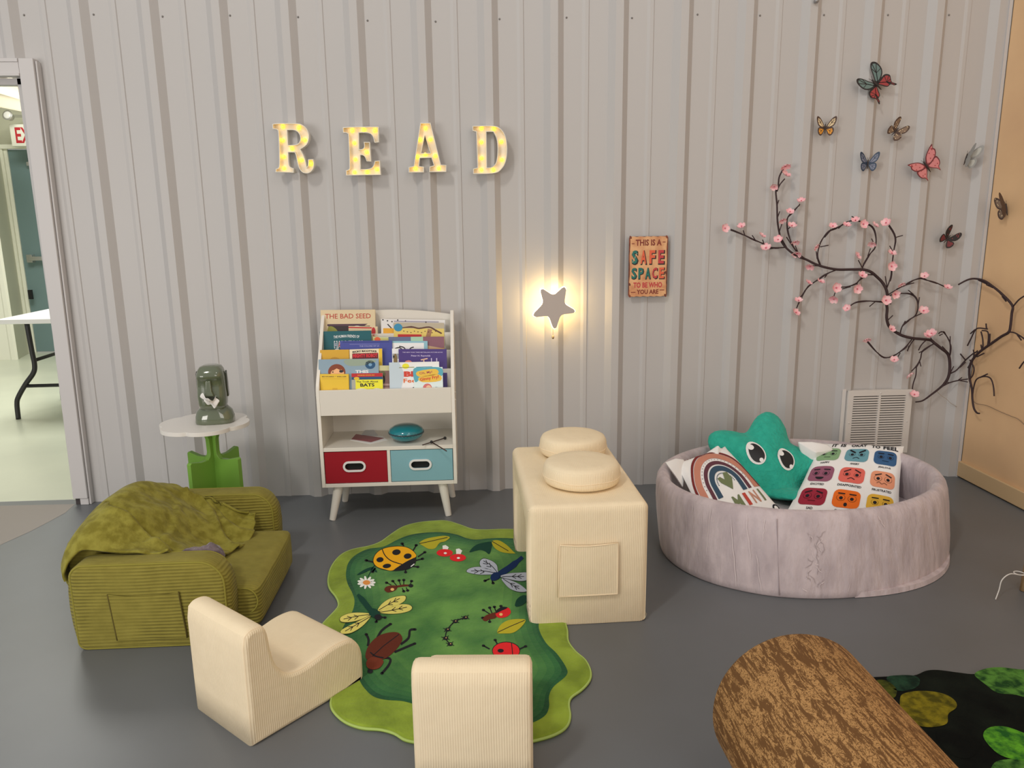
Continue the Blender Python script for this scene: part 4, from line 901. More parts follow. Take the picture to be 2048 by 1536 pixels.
# local x = across (negative to the left), local y = forward
foam_chair('cream corduroy foam chair with curved seat beside the olive sofa', (1.364, -1.960, 0), math.radians(48-90), 'cream foam chairs')
foam_chair('cream corduroy foam chair seen from behind on the front edge of the green rug', (2.098, -2.172, .0), math.radians(-4), 'cream foam chairs')

# ------------------------------------------------------------------ play table block with two round cushions
pt = thing('foam_play_table', 'cream corduroy foam arch table on the green rug', 'table', (2.345, -1.04, 0), math.radians(1.2))
b = MB(); b.use(cream); X0, X1, Y0, Y1, HZ, LT = -.202, .208, -.355, .36, .436, .13
arch = [(Y0, 0), (Y0, HZ), (Y1, HZ), (Y1, 0), (Y1-LT, 0), (Y1-LT, HZ-.11), (Y0+LT, HZ-.11), (Y0+LT, 0)]
def rnd_poly(l, r, n=5, skip=()):
    out = []; m_ = len(l)
    for i in range(m_):
        a_, p_, c_ = Vector(l[i-1]), Vector(l[i]), Vector(l[(i+1) % m_]); rr = r if i not in skip else .004
        p1 = p_+(a_-p_).normalized()*rr; p2 = p_+(c_-p_).normalized()*rr
        out += [tuple((1-t)**2*p1+2*t*(1-t)*p_+t*t*p2) for t in [k_/n for k_ in range(n+1)]]
    return out
al = rnd_poly(arch, .028, skip=(0, 3, 4, 7))
rs = []
def aring(off, ins): return [(off, p[0], max(0, p[1])) for p in (inset(al, ins) if ins else al)]
offs = [(0, .024), (.003, .014), (.009, .006), (.018, .0015), (.026, 0)]
WX = X1-X0
for o_, i_ in offs: rs.append(aring(X0+o_, i_))
for k_ in range(1, 10):
    R_ = aring(X0+.026+(WX-.052)*k_/10, 0); s_ = math.sin(math.pi*k_/10)
    rs.append([(x, y-(.008*s_*math.sin(math.pi*z/HZ) if y < Y0+.03 else 0), z) for x, y, z in R_])
for o_, i_ in reversed(offs): rs.append(aring(X1-o_, i_))
n_ = len(rs[0]); vs = [v for R_ in rs for v in R_]
fs = [(i*n_+k_, i*n_+(k_+1) % n_, (i+1)*n_+(k_+1) % n_, (i+1)*n_+k_) for i in range(len(rs)-1) for k_ in range(n_)]
tr = tessellate_polygon([[Vector((p[1], p[2], 0)) for p in rs[0]]]); fs += [tuple(t) for t in tr]
tr = tessellate_polygon([[Vector((p[1], p[2], 0)) for p in rs[-1]]]); fs += [tuple((len(rs)-1)*n_+i for i in t) for t in tr]
b.add(vs, fs); ob = b.build('foam_body', pt, smooth=True, world=False)
pz = [(-.105, .115), (.100, .112), (.098, .30), (-.098, .302)]
b = MB(); b.use(cream)
def pkt(s_, t):
    x = pz[0][0]+(pz[1][0]-pz[0][0])*s_; x2 = pz[3][0]+(pz[2][0]-pz[3][0])*s_; z = .114+.187*t-(.006*math.sin(math.pi*s_)*(t > .95))
    return (x+(x2-x)*t, Y0-.012-.004*math.sin(math.pi*s_)*math.sin(math.pi*t)-.003*math.sin(math.pi*s_)*t*t, z)
b.grid(pkt, 16, 12); b.build('pocket', pt, smooth=True, world=False, fixn=False)
b = MB(); b.use(creamplain); P_ = [pkt(1, 1), pkt(.75, 1), pkt(.5, 1), pkt(.25, 1), pkt(0, 1), pkt(0, .66), pkt(0, .33), pkt(0, 0), pkt(.33, 0), pkt(.66, 0), pkt(1, 0), pkt(1, .33), pkt(1, .66)]
b.tube([(p[0], p[1]+.001, p[2]) for p in P_], .0030, 6, closed=True); b.build('pocket_piping', pt, smooth=True, world=False)
def disc(label, c, r, h, grp):
    t = thing('round_cushion', label, 'cushion', c, group=grp)
    b = MB(); b.use(cream)
    b.lathe([(.01, .001), (r-.02, .001), (r-.004, .008), (r, .02), (r+.002, h*.4), (r-.001, h-.02), (r-.008, h-.006), (r-.022, h+.001), (r*.6, h+.004), (.01, h+.006)], c, 56); b.build('foam_body', t, smooth=True)
    b = MB(); b.use(creamplain); b.tube([(c[0]+(r+.001)*math.cos(2*math.pi*i/48), c[1]+(r+.001)*math.sin(2*math.pi*i/48), c[2]+h*.42+.002*math.sin(i*.7)) for i in range(48)], .0022, 6, closed=True); b.build('seam', t, smooth=True)
disc('cream round foam cushion at the front of the arch table top', (2.362, -1.160, HZ+.003), .139, .078, 'round cushions on the arch table')
disc('cream round foam cushion behind the other one on the arch table', (2.378, -.815, HZ+.003), .135, .078, 'round cushions on the arch table')

# ------------------------------------------------------------------ green insect rug
def zr(z): return lambda u, v, k_=0: at(620+u/3.2, 1020+v/3.2, 2, z+.0006*k_)
outl = [(875,65),(960,90),(1040,118),(1130,122),(1240,118),(1360,125),(1480,160),(1570,240),(1600,360),(1585,500),(1600,620),(1645,750),(1650,830),(1700,900),(1760,950),(1795,1020),(1790,1080),(1740,1140),(1670,1190),(1655,1240),(1665,1310),(1640,1380),(1560,1430),(1440,1465),(1300,1490),(1150,1510),(980,1515),(800,1500),(700,1480),(605,1460),(540,1420),(450,1395),(330,1385),(220,1345),(150,1280),(132,1220),(150,1150),(130,1080),(70,1020),(40,930),(45,830),(75,730),(150,650),(185,600),(165,545),(125,495),(116,430),(140,350),(200,280),(280,245),(370,228),(450,200),(520,150),(600,100),(700,75),(790,66)]
RZ = .012
fr = zr(RZ)
gl = [fr(u, v) for u, v in outl]; gl2 = [(p.x, p.y) for p in catmull([(q_.x, q_.y, 0) for q_ in gl], 5, True)]
rg = thing('insect_rug', 'green leaf-shaped plush rug printed with ladybirds, dragonflies and beetles', 'rug', (1.85, -1.2, 0))
def plush(name, c1, c2, sc=9, dist=.003):
    return M(name, c1, .9, spec=.2, noise_col=(c2, sc, .35, .65), bump=(70, .7, dist), sheen=.25)
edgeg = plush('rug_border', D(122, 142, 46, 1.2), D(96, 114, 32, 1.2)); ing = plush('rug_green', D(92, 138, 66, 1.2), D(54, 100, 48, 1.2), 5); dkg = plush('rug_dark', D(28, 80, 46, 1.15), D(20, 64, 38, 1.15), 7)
b = MB(); b.use(edgeg)
l0 = gl2; l1 = inset(gl2, .010)
n_ = len(l0)
b.add([(x, y, .0005) for x, y in l0]+[(x, y, RZ*.75) for x, y in inset(gl2, -.001)]+[(x, y, RZ) for x, y in l1], [(i, (i+1) % n_, n_+(i+1) % n_, n_+i) for i in range(n_)]+[(n_+i, n_+(i+1) % n_, 2*n_+(i+1) % n_, 2*n_+i) for i in range(n_)])
a = Art(b, lambda x, y, k_: (x, y, RZ+.0005*k_)); a.poly(l1, edgeg, 0)
def smoothloop(l, it=8):
    for _ in range(it): l = [((l[i-1][0]+2*l[i][0]+l[(i+1) % len(l)][0])/4, (l[i-1][1]+2*l[i][1]+l[(i+1) % len(l)][1])/4) for i in range(len(l))]
    return l
inn_px = [(850,143),(940,158),(1000,180),(1060,190),(1150,182),(1240,180),(1350,190),(1450,240),(1500,330),(1480,450),(1470,560),(1470,680),(1465,760),(1510,850),(1580,920),(1640,1010),(1640,1060),(1560,1130),(1530,1190),(1530,1260),(1500,1320),(1400,1370),(1250,1400),(1000,1410),(800,1330),(700,1260),(600,1225),(480,1215),(400,1190),(340,1130),(300,1060),(240,980),(180,900),(190,800),(240,700),(275,640),(285,580),(270,530),(240,470),(230,410),(245,340),(290,290),(370,250),(470,235),(560,190),(640,160),(740,145)]
il = [(p.x, p.y) for p in catmull([(fr(u, v).x, fr(u, v).y, 0) for u, v in inn_px], 5, True)]
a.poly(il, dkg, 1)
cur = il
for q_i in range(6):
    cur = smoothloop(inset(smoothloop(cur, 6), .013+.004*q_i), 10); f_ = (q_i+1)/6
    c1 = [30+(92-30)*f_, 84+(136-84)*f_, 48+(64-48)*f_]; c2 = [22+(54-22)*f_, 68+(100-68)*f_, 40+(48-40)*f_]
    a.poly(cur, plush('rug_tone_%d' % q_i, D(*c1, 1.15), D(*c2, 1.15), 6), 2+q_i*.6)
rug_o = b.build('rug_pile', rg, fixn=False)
# printed insects, drawn on the pile
b = MB(); a = Art(b, lambda u, v, k_: at(620+u/3.2, 1020+v/3.2, 2, RZ+.0030+.0004*k_))
def R_(n, r, g, b_): return M('rugprint_'+n, D(r, g, b_), .9, spec=.15, bump=(70, .5, .002))
bk = R_('black', 34, 34, 38); orng = R_('orange', 236, 160, 30); ylw = R_('wing', 206, 196, 104); gw = R_('greywing', 166, 172, 186); navy = R_('navy', 24, 44, 84); rd_ = R_('red', 206, 40, 44); brn_ = R_('brown', 92, 44, 32); wh = R_('white', 232, 226, 214); lf = R_('leaf', 168, 158, 44); dgr = R_('darkgreen', 26, 62, 50); hl = R_('highlight', 230, 176, 110)
def leg(P, w_=9): a.line(P, w_, bk, 0, 4); a.ell(P[-1][0], P[-1][1], 11, 8, bk, 0, n=10)
# orange ladybird
for P in ([(660,260),(680,225)],[(690,300),(735,270)],[(670,325),(720,312)],[(600,230),(590,215)],[(410,335),(360,322)],[(610,370),(612,398)],[(650,360),(690,364)],[(420,370),(400,395)]): leg(P)
a.blob([(402,330),(415,285),(455,250),(520,232),(590,230),(640,245),(675,275),(680,310),(665,345),(610,375),(545,390),(480,385),(425,365)], bk, 1); a.blob([(406,328),(419,286),(458,253),(520,236),(590,234),(638,248),(672,277),(674,303),(600,345),(530,386),(480,380),(428,362)], orng, 2)
a.blob([(678,305),(640,318),(600,340),(535,385),(575,388),(630,378),(670,350)], bk, 3); a.line([(462,250),(480,290),(520,325),(590,348)], 6, bk, 3, 4)
for x, y, r, s_ in ((553,270,27,18),(625,295,25,17),(448,318,23,16),(492,358,27,14)): a.ell(x, y, r, s_, bk, 3, rot=-8)
a.line([(645,362),(668,345)], 6, wh, 4)
# daisy
for i in range(11):
    g = 2*math.pi*i/11; a.ell(361+38*math.cos(g), 464+22*math.sin(g), 21, 8, wh, 1, rot=math.degrees(math.atan2(22*math.sin(g), 38*math.cos(g))), n=12)
a.ell(362, 464, 24, 15, R_('centre', 206, 136, 70), 2); a.line([(370,430),(385,400),(400,370),(420,350)], 6, dgr, 0, 4); a.blob([(300,415),(350,380),(405,365),(430,400),(390,385),(340,405)], dgr, 0)
# ant
for P in ([(560,490),(530,455)],[(580,480),(570,450)],[(600,478),(600,448)],[(590,500),(600,520)],[(615,495),(625,515)],[(640,480),(650,455)],[(520,480),(490,465)]): leg(P, 6)
a.blob([(476,510),(490,490),(530,482),(560,490),(545,515),(500,528)], brn_, 1); a.line([(555,490),(600,483),(640,482)], [12, 14, 10], brn_, 1); a.ell(645, 484, 16, 11, bk, 2); a.ell(527, 508, 12, 9, hl, 2)
# dragonfly with yellow wings
a.line([(305,540),(340,580),(375,625),(400,655)], [16,20,26,34], dgr, 1, 4)
def wing(l, m_, vein):
    a.blob(l, bk, 2, 5); cx = sum(p[0] for p in l)/len(l); cy = sum(p[1] for p in l)/len(l); a.blob([(cx+(p[0]-cx)*.965, cy+(p[1]-cy)*.94) for p in l], m_, 3, 5)
    a.line(vein, 4, bk, 4, 4)
    for t in (.45, .7):
        p = Vector(vein[0])*(1-t)+Vector(vein[-1])*t; d_ = (Vector(vein[-1])-Vector(vein[0])).normalized(); n2 = Vector((-d_.y, d_.x)); a.line([tuple(p), tuple(p+d_*26+n2*14)], 4, bk, 4); a.line([tuple(p), tuple(p+d_*26-n2*14)], 4, bk, 4)
wing([(432,650),(450,610),(500,570),(560,550),(612,548),(608,580),(560,610),(500,630)], ylw, [(440,640),(500,605),(575,565)])
wing([(440,655),(500,625),(570,603),(630,603),(656,622),(640,645),(580,662),(500,666)], ylw, [(445,655),(520,642),(620,622)])
wing([(390,665),(330,655),(260,658),(205,678),(188,700),(205,718),(260,718),(330,700)], ylw, [(385,668),(310,678),(215,698)])
wing([(395,672),(330,700),(260,735),(205,765),(192,785),(215,795),(270,785),(340,740)], ylw, [(390,680),(320,720),(225,775)])
a.ell(412, 660, 40, 28, dgr, 5, rot=30); a.ell(436, 685, 24, 18, bk, 6); leg([(450,685),(480,688)]); leg([(430,695),(424,715)])
# brown beetle
for P in ([(430,820),(460,770),(515,730)],[(370,870),(375,830),(360,795)],[(580,860),(630,820),(640,770),(672,764)],[(540,910),(610,880),(670,855)],[(440,945),(510,950),(505,990),(460,1045)],[(380,990),(390,1030)]): leg(P, 15)
a.blob([(355,925),(380,860),(440,805),(510,783),(565,785),(590,815),(582,850),(540,905),(480,950),(420,960),(370,960)], brn_, 2); a.line([(400,935),(470,870),(570,795)], 5, bk, 3); a.line([(385,910),(420,935),(470,945)], 8, bk, 3, 4); a.blob([(360,975),(385,945),(430,945),(470,965),(450,1005),(410,1020),(370,1010)], R_('brown2', 110, 52, 36), 4); a.ell(385, 1030, 18, 14, bk, 3)
# leaves and mushrooms
a.blob([(700,210),(740,185),(800,172),(860,165),(895,175),(865,200),(830,210),(800,245),(760,248),(725,230)], lf, 1); a.line([(700,215),(770,200),(880,175)], 4, bk, 2)
for (cx, cy, sx, sy2) in ((862,250,862,274),(948,272,946,305)):
    a.poly([(cx-14,cy-22),(cx+6,cy-26),(cx+26,cy-12),(cx+14,cy+14),(cx-12,cy+12)], wh, 1); a.ell(sx, sy2, 52, 24, rd_, 2); a.ell(sx+4, sy2+2, 10, 6, wh, 3)
a.blob([(1020,270),(1060,225),(1130,205),(1165,210),(1150,280),(1120,265),(1085,255)], dgr, 1); a.blob([(1165,200),(1210,195),(1260,225),(1300,265),(1310,278),(1230,270),(1180,240)], lf, 1); a.line([(1165,200),(1215,230),(1270,262)], 4, bk, 2)
# blue dragonfly
a.line([(1360,300),(1290,360),(1230,400),(1190,430)], [22,24,26,40], navy, 1, 4)
for l, vv in (([(1200,405),(1150,385),(1095,365),(1085,330),(1110,308),(1160,322),(1195,350),(1203,385)], [(1198,398),(1160,355),(1110,325)]), ([(1190,408),(1120,415),(1050,410),(1000,395),(1020,372),(1080,362),(1150,378)], [(1185,402),(1110,390),(1030,390)]), ([(1215,425),(1270,405),(1330,400),(1400,400),(1420,430),(1370,455),(1300,450)], [(1230,425),(1300,425),(1370,425)]), ([(1225,435),(1290,450),(1350,480),(1390,520),(1340,526),(1280,505),(1240,465)], [(1235,440),(1290,475),(1340,505)])): wing(l, gw, vv)
a.ell(1185, 425, 34, 24, navy, 5, rot=-35); leg([(1150,440),(1120,453)]); leg([(1165,450),(1172,468)])
# small ants in a row
ants = [(995,688),(930,712),(880,765),(868,820),(897,858)]
a.line(ants, 7, bk, 1, 4)
for x, y in ants:
    a.ell(x, y, 17, 12, bk, 2); a.line([(x-28, y-8), (x+26, y+10)], 4, bk, 1); a.line([(x-22, y+14), (x+20, y-16)], 4, bk, 1); a.ell(x+3, y-2, 4, 3, hl, 3, n=8)
# red ant, leaf, red ladybird, dark leaves
for P in ([(1150,665),(1110,640)],[(1165,660),(1150,625)],[(1190,650),(1180,620)],[(1215,645),(1222,615)],[(1150,690),(1150,715)],[(1130,680),(1105,690)]): leg(P, 7)
a.blob([(1105,700),(1125,675),(1165,660),(1195,655),(1190,690),(1150,700),(1125,712)], brn_, 1); a.blob([(1195,640),(1230,625),(1270,625),(1285,655),(1260,682),(1215,690),(1190,675)], rd_, 2); a.blob([(1195,640),(1230,620),(1265,625),(1225,645),(1190,660)], bk, 3); a.ell(1222, 668, 11, 9, hl, 3)
a.blob([(1198,785),(1220,735),(1270,705),(1340,697),(1380,705),(1350,750),(1300,785),(1240,790)], lf, 1); a.line([(1200,783),(1280,745),(1375,705)], 4, bk, 2)
a.blob([(1312,610),(1325,570),(1365,545),(1400,560),(1370,600),(1330,618)], dgr, 1)
a.ell(1255, 900, 90, 58, bk, 1); a.ell(1255, 902, 86, 55, rd_, 2); leg([(1200,860),(1185,832)]); leg([(1150,890),(1110,868)]); leg([(1340,890),(1380,872)]); a.line([(1290,850),(1300,960)], 5, bk, 3); a.ell(1220, 900, 20, 12, bk, 3)
b.build('insect_print', rg, fixn=False)
b = MB(); b.use(M('rug_binding', D(150, 172, 90), .8)); b.tube([(x, y, RZ*.55) for x, y in smoothloop(gl2, 2)], .0040, 6, closed=True); b.build('binding', rg, smooth=True)

# ------------------------------------------------------------------ dark moss rug
mr = [(700,500),(900,490),(1000,482),(1085,480),(1200,475),(1340,470),(1420,440),(1500,435),(1620,450),(1730,460),(1790,430),(1870,420),(1950,435),(2048,440),(2250,445),(2500,520),(2700,800),(2650,1300),(2500,1800),(1900,1900),(1300,1800),(900,1300),(800,1000),(700,700)]
def ft_(u, v): return at(1400+u/3.1605, 1200+v/3.1605, 2, .010)
ml = [(p.x, p.y) for p in catmull([(ft_(u, v).x, ft_(u, v).y, 0) for u, v in mr], 5, True)]
mg = thing('moss_rug', 'black rug with green and yellow moss patches under the bark-print roll', 'rug', (3.4, -2.2, 0))
b = MB(); n_ = len(ml); dk = M('moss_black', D(12, 14, 13), .95, spec=.08, noise_col=(D(22, 27, 22), 6, .35, .6), bump=(60, .8, .004))
b.use(dk); b.add([(x, y, .0005) for x, y in ml]+[(x, y, .010) for x, y in inset(ml, .006)], [(i, (i+1) % n_, n_+(i+1) % n_, n_+i) for i in range(n_)])
a = Art(b, lambda x, y, k_: (x, y, .010+.0006*k_)); a.poly(inset(ml, .006), dk, 0)
a2 = Art(b, lambda u, v, k_: at(1400+u/3.1605, 1200+v/3.1605, 2, .010+.0008*k_))
def moss(n, c1, c2): return M('moss_'+n, D(*c1), .95, spec=.1, noise_col=(D(*c2), 34, .38, .62), bump=(90, 1, .006))
mgr = moss('green', (78, 124, 52), (30, 62, 30)); mye = moss('yellow', (116, 106, 26), (70, 66, 18)); mdt = moss('teal', (34, 60, 44), (20, 36, 28)); mbr = moss('bright', (86, 150, 40), (34, 84, 34)); mol = moss('olive', (72, 76, 26), (40, 46, 20))
a2.blob([(1735,470),(1800,435),(1900,425),(2048,440),(2300,445),(2300,640),(2150,640),(2000,600),(1880,585),(1800,530)], mgr, 1)
a2.blob([(1180,490),(1260,475),(1350,478),(1390,505),(1370,550),(1290,575),(1220,560)], mdt, 1); a2.blob([(1110,510),(1180,510),(1240,560),(1235,610),(1190,620),(1130,570)], mol, 1)
a2.blob([(1265,620),(1290,590),(1370,575),(1470,578),(1560,600),(1615,640),(1620,680),(1570,720),(1560,780),(1480,802),(1390,795),(1330,750),(1270,690)], mye, 2)
a2.blob([(1790,850),(1830,805),(1930,800),(2048,840),(2200,900),(2150,1010),(2020,1012),(1900,980),(1820,910)], mbr, 2); a2.blob([(1860,1030),(1960,1005),(2100,1010),(2250,1040),(2250,1200),(1950,1200),(1840,1120)], mgr, 1)
a2.blob([(1500,830),(1700,820),(1780,900),(1700,1000),(1560,960)], moss('black', (26, 34, 26), (16, 22, 18)), 1)
b.build('rug_pile', mg, fixn=False)

# ------------------------------------------------------------------ bark print roll
lr = .1943; lc = Vector((2.723, -2.173, .0135)); la = -1.5416; LL = 1.0
lg = thing('foam_log', 'large foam roll with brown tree-bark print at the front right', 'foam roll', lc)
bm_ = bpy.data.materials.new('bark_print'); bm_.use_nodes = True; nt = bm_.node_tree; N = nt.nodes; L = nt.links; pbs = N['Principled BSDF']; pbs.inputs['Roughness'].default_value = .75; pbs.inputs['Specular IOR Level'].default_value = .25
tcn = N.new('ShaderNodeTexCoord'); mp = N.new('ShaderNodeMapping'); mp.inputs['Scale'].default_value = (1, 1, .20); L.new(tcn.outputs['Object'], mp.inputs[0])
n1 = N.new('ShaderNodeTexNoise'); n1.inputs['Scale'].default_value = 64; n1.inputs['Detail'].default_value = 8; n1.inputs['Roughness'].default_value = .72; n1.inputs['Distortion'].default_value = 1.2; L.new(mp.outputs[0], n1.inputs['Vector'])
mp2 = N.new('ShaderNodeMapping'); mp2.inputs['Scale'].default_value = (1, 1, .7); L.new(tcn.outputs['Object'], mp2.inputs[0])
n2 = N.new('ShaderNodeTexNoise'); n2.inputs['Scale'].default_value = 150; n2.inputs['Detail'].default_value = 4; n2.inputs['Distortion'].default_value = .8; L.new(mp2.outputs[0], n2.inputs['Vector'])
def mth(op, a_, b_):
    n = N.new('ShaderNodeMath'); n.operation = op
    for i, x in enumerate((a_, b_)):
        if isinstance(x, (int, float)): n.inputs[i].default_value = x
        else: L.new(x, n.inputs[i])
    return n.outputs[0]
v1 = mth('ABSOLUTE', mth('SUBTRACT', n1.outputs['Fac'], .5), 0.0); v2 = mth('ABSOLUTE', mth('SUBTRACT', n2.outputs['Fac'], .5), 0.0)
r1 = N.new('ShaderNodeValToRGB'); r1.color_ramp.elements[0].position = .475; r1.color_ramp.elements[1].position = .50; r1.color_ramp.elements[0].color = (0, 0, 0, 1); L.new(n1.outputs['Fac'], r1.inputs[0])
r2 = N.new('ShaderNodeValToRGB'); r2.color_ramp.elements[0].position = .022; r2.color_ramp.elements[1].position = .04; r2.color_ramp.elements[0].color = (0, 0, 0, 1); L.new(v2, r2.inputs[0])
fac = mth('MULTIPLY', r1.outputs[0], r2.outputs[0]); mxn = N.new('ShaderNodeMix'); mxn.data_type = 'RGBA'; L.new(fac, mxn.inputs[0]); mxn.inputs[6].default_value = (*D(94, 64, 34, 1.05), 1); mxn.inputs[7].default_value = (*D(158, 120, 75, 1.05), 1); L.new(mxn.outputs[2], pbs.inputs['Base Color'])
RT = Matrix.Translation(lc+Vector((0, 0, lr))) @ Matrix.Rotation(la, 4, 'Z') @ Matrix.Rotation(math.pi/2, 4, 'Y')
b = MB(); b.use(bm_)
prf = [(.004, 0), (lr*.5, 0), (lr-.012, .0), (lr-.004, .003), (lr, .012)]+[(lr, .012+(LL-.024)*i/8) for i in range(1, 9)]+[(lr-.004, LL-.003), (lr-.012, LL), (.004, LL)]
b.lathe(prf, (0, 0, 0), 72)
o = b.build('roll_cover', lg, smooth=True, world=False); o.matrix_parent_inverse.identity(); o.rotation_euler = (Matrix.Rotation(la, 3, 'Z') @ Matrix.Rotation(math.pi/2, 3, 'Y')).to_euler(); o.location = (0, 0, lr)

# ------------------------------------------------------------------ ball pit and its cushions
pm = M('pit_velour', D(182, 170, 173, .98), .85, spec=.2, sheen=.3, bump=(9, .8, .012, (3, 3, 1.0)), noise_col=(D(166, 154, 158, .95), 7, .36, .62, (2.5, 2.5, .7)))
PH = .307; pth = .062
bp_ = thing('ball_pit', 'round mauve-grey velour foam ball pit holding cushions', 'ball pit', (3.37, -.75, 0))
def ell_pt(t, cx, cy, rx, ry, ro, d=0):
    c, s_ = math.cos(t), math.sin(t); x, y = rx*c, ry*s_; nx, ny = ry*c, rx*s_; l = math.hypot(nx, ny); x -= d*nx/l; y -= d*ny/l
    return cx+x*math.cos(ro)-y*math.sin(ro), cy+x*math.sin(ro)+y*math.cos(ro)
def pitp(t, z, d):
    k_ = min(1, z/PH); tt = t
    cx, cy, rx, ry = 3.378+(3.365-3.378)*k_, -.774+(-.725+.774)*k_, .643+(.628-.643)*k_, .506+(.490-.506)*k_
    ro = .357+(.216-.357)*k_
    x, y = ell_pt(tt-ro, cx, cy, rx, ry, ro, d)
    fold = 0
    return Vector((x, y, z))
crs = [(.0, .012), (.006, .003), (.03, 0), (.09, -.003), (.15, -.004), (.21, -.003), (.262, 0), (.285, .005), (.300, .016), (.307, .031), (.300, .046), (.285, .057), (.262, .062), (.15, .064), (.04, .062)]
b = MB(); b.use(pm); n_ = 200; vs = []; fs = []
rc = random.Random(3)
creases = [(rc.uniform(3.3, 6.1), rc.uniform(.02, .05), rc.uniform(-.006, .006), rc.uniform(-.25, .25)) for _ in range(34)]
def crease(t, z):
    s_ = 0
    for a_, w_, d_, sl_ in creases: s_ += d_*math.exp(-((t-a_-sl_*(z-.15))/w_)**2)*math.sin(math.pi*min(1, max(0, z/.30)))
    return s_
rows = []
for z, d in crs:
    row = []
    for i in range(n_):
        t = 2*math.pi*i/n_; q_ = pitp(t, z, d + (crease(t, z) if d < .02 else 0)+.002*noise.noise(Vector((3*math.cos(t), 3*math.sin(t), z*9)))); row.append(tuple(q_))
    rows.append(row)
b.smooth = True; loft(b, rows, cap=False)
a = Art(b, lambda t, z, k_: pitp(t, z, -.0052-crease(t, z)*0-.0004*k_), .03); strk = M('pit_streak', D(196, 185, 187), .8, spec=.2); dks = M('pit_wrinkle_shade', D(152, 140, 142), .85)
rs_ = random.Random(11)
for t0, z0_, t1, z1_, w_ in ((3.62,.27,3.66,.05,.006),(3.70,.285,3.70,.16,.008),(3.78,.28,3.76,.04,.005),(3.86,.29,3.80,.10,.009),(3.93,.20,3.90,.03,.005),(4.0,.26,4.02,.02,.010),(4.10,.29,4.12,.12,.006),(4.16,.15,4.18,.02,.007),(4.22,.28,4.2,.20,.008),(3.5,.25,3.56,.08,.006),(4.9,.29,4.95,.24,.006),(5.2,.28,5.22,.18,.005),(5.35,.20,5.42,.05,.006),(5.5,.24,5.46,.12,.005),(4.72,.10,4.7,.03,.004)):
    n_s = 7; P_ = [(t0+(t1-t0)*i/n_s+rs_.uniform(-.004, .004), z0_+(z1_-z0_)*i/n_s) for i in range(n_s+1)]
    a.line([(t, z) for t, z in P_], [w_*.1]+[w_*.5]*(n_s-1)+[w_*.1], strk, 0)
for i in range(26):  # embossed wrinkles: their shading painted as thin dark strokes, some pale
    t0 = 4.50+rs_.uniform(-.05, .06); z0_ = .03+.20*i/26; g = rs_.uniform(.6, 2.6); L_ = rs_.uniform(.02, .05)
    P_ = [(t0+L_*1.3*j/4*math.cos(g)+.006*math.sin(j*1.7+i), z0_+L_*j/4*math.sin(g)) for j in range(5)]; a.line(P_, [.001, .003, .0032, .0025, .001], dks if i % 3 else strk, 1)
pit = b.build('foam_wall', bp_)
b = MB(); b.use(pm); loft(b, [[tuple(pitp(2*math.pi*i/64, 0, .075)-Vector((0, 0, 0))) for i in range(64)], [tuple(pitp(2*math.pi*i/64, .11, .067)) for i in range(64)]]); b.build('base_mat', bp_, smooth=False)
b = MB(); b.use(M('pit_mat', D(150, 138, 142), .9)); P_ = []
b.tube([tuple(pitp(4.29, .012+.27*i/8, -.0035)) for i in range(9)], .0016, 5); b.build('seam', bp_, smooth=True)
b = MB(); b.use(pm)
arc_ = [math.radians(a__) for a__ in range(-88, -22, 3)]
loft(b, [[tuple(pitp(t, .002, .004-.010*math.sin(math.pi*i/21))+Vector((.012, -.010, 0))*math.sin(math.pi*(i/21))) for i, t in enumerate(arc_)]+[tuple(pitp(t, .002, .03)) for t in reversed(arc_)], [tuple(pitp(t, .020, .004-.010*math.sin(math.pi*i/21))+Vector((.012, -.010, 0))*math.sin(math.pi*(i/21))) for i, t in enumerate(arc_)]+[tuple(pitp(t, .020, .03)) for t in reversed(arc_)]]); b.build('base_lip', bp_)

# teal star plush
tealm = M('teal_fur', D(52, 166, 146), .95, spec=.1, sheen=.15, bump=(75, 1.0, .008), noise_col=(D(44, 152, 134), 38, .3, .7))
sc_ = Vector((3.325, -.47, .232)); su = Vector((1, .06, .02)).normalized(); sv = Vector((0, .62, .785)); sv = (sv-su*sv.dot(su)).normalized(); sn_ = su.cross(sv)
if sn_.y > 0: sn_ = -sn_
def Rst(th):
    d = math.cos(5*(th-math.radians(71))); return .240+.052*d
def starp(th, t, side):
    r = Rst(th)*t; th_k = .085*(max(0, 1-t**2.2))**.55*(1.0-.25*t)
    v_ = r*math.sin(th); low_ = min(0, v_+.12)
    q_ = sc_+su*(r*math.cos(th))+sv*(v_-low_)+Vector((0, 1.05, -.14))*low_+sn_*(side*th_k)
    return q_
def star_surf(x, y, k_): 
    r = math.hypot(x, y); th = math.atan2(y, x); t = min(.98, r/Rst(th)); return starp(th, t, 1)+sn_*(.0035+.0012*k_)
sp_ = thing('star_plush', 'fluffy teal star-shaped plush cushion with big black eyes', 'plush cushion', (3.33, -.55, .05))
b = MB(); b.use(tealm); n_ = 90; rings_ = []
for t in [i/14 for i in range(1, 15)]: rings_.append([starp(2*math.pi*i/n_, math.sin(t*math.pi/2), 1) for i in range(n_)])
for t in [i/14 for i in range(13, 0, -1)]: rings_.append([starp(2*math.pi*i/n_, math.sin(t*math.pi/2), -1) for i in range(n_)])
rings_ = [[q_+Vector((1, 1, 1))*.002*noise.noise(q_*60)+sn_*.003*noise.noise(q_*25) for q_ in R0_] for R0_ in rings_]
loft(b, rings_); spo = b.build('star_body', sp_, smooth=True)
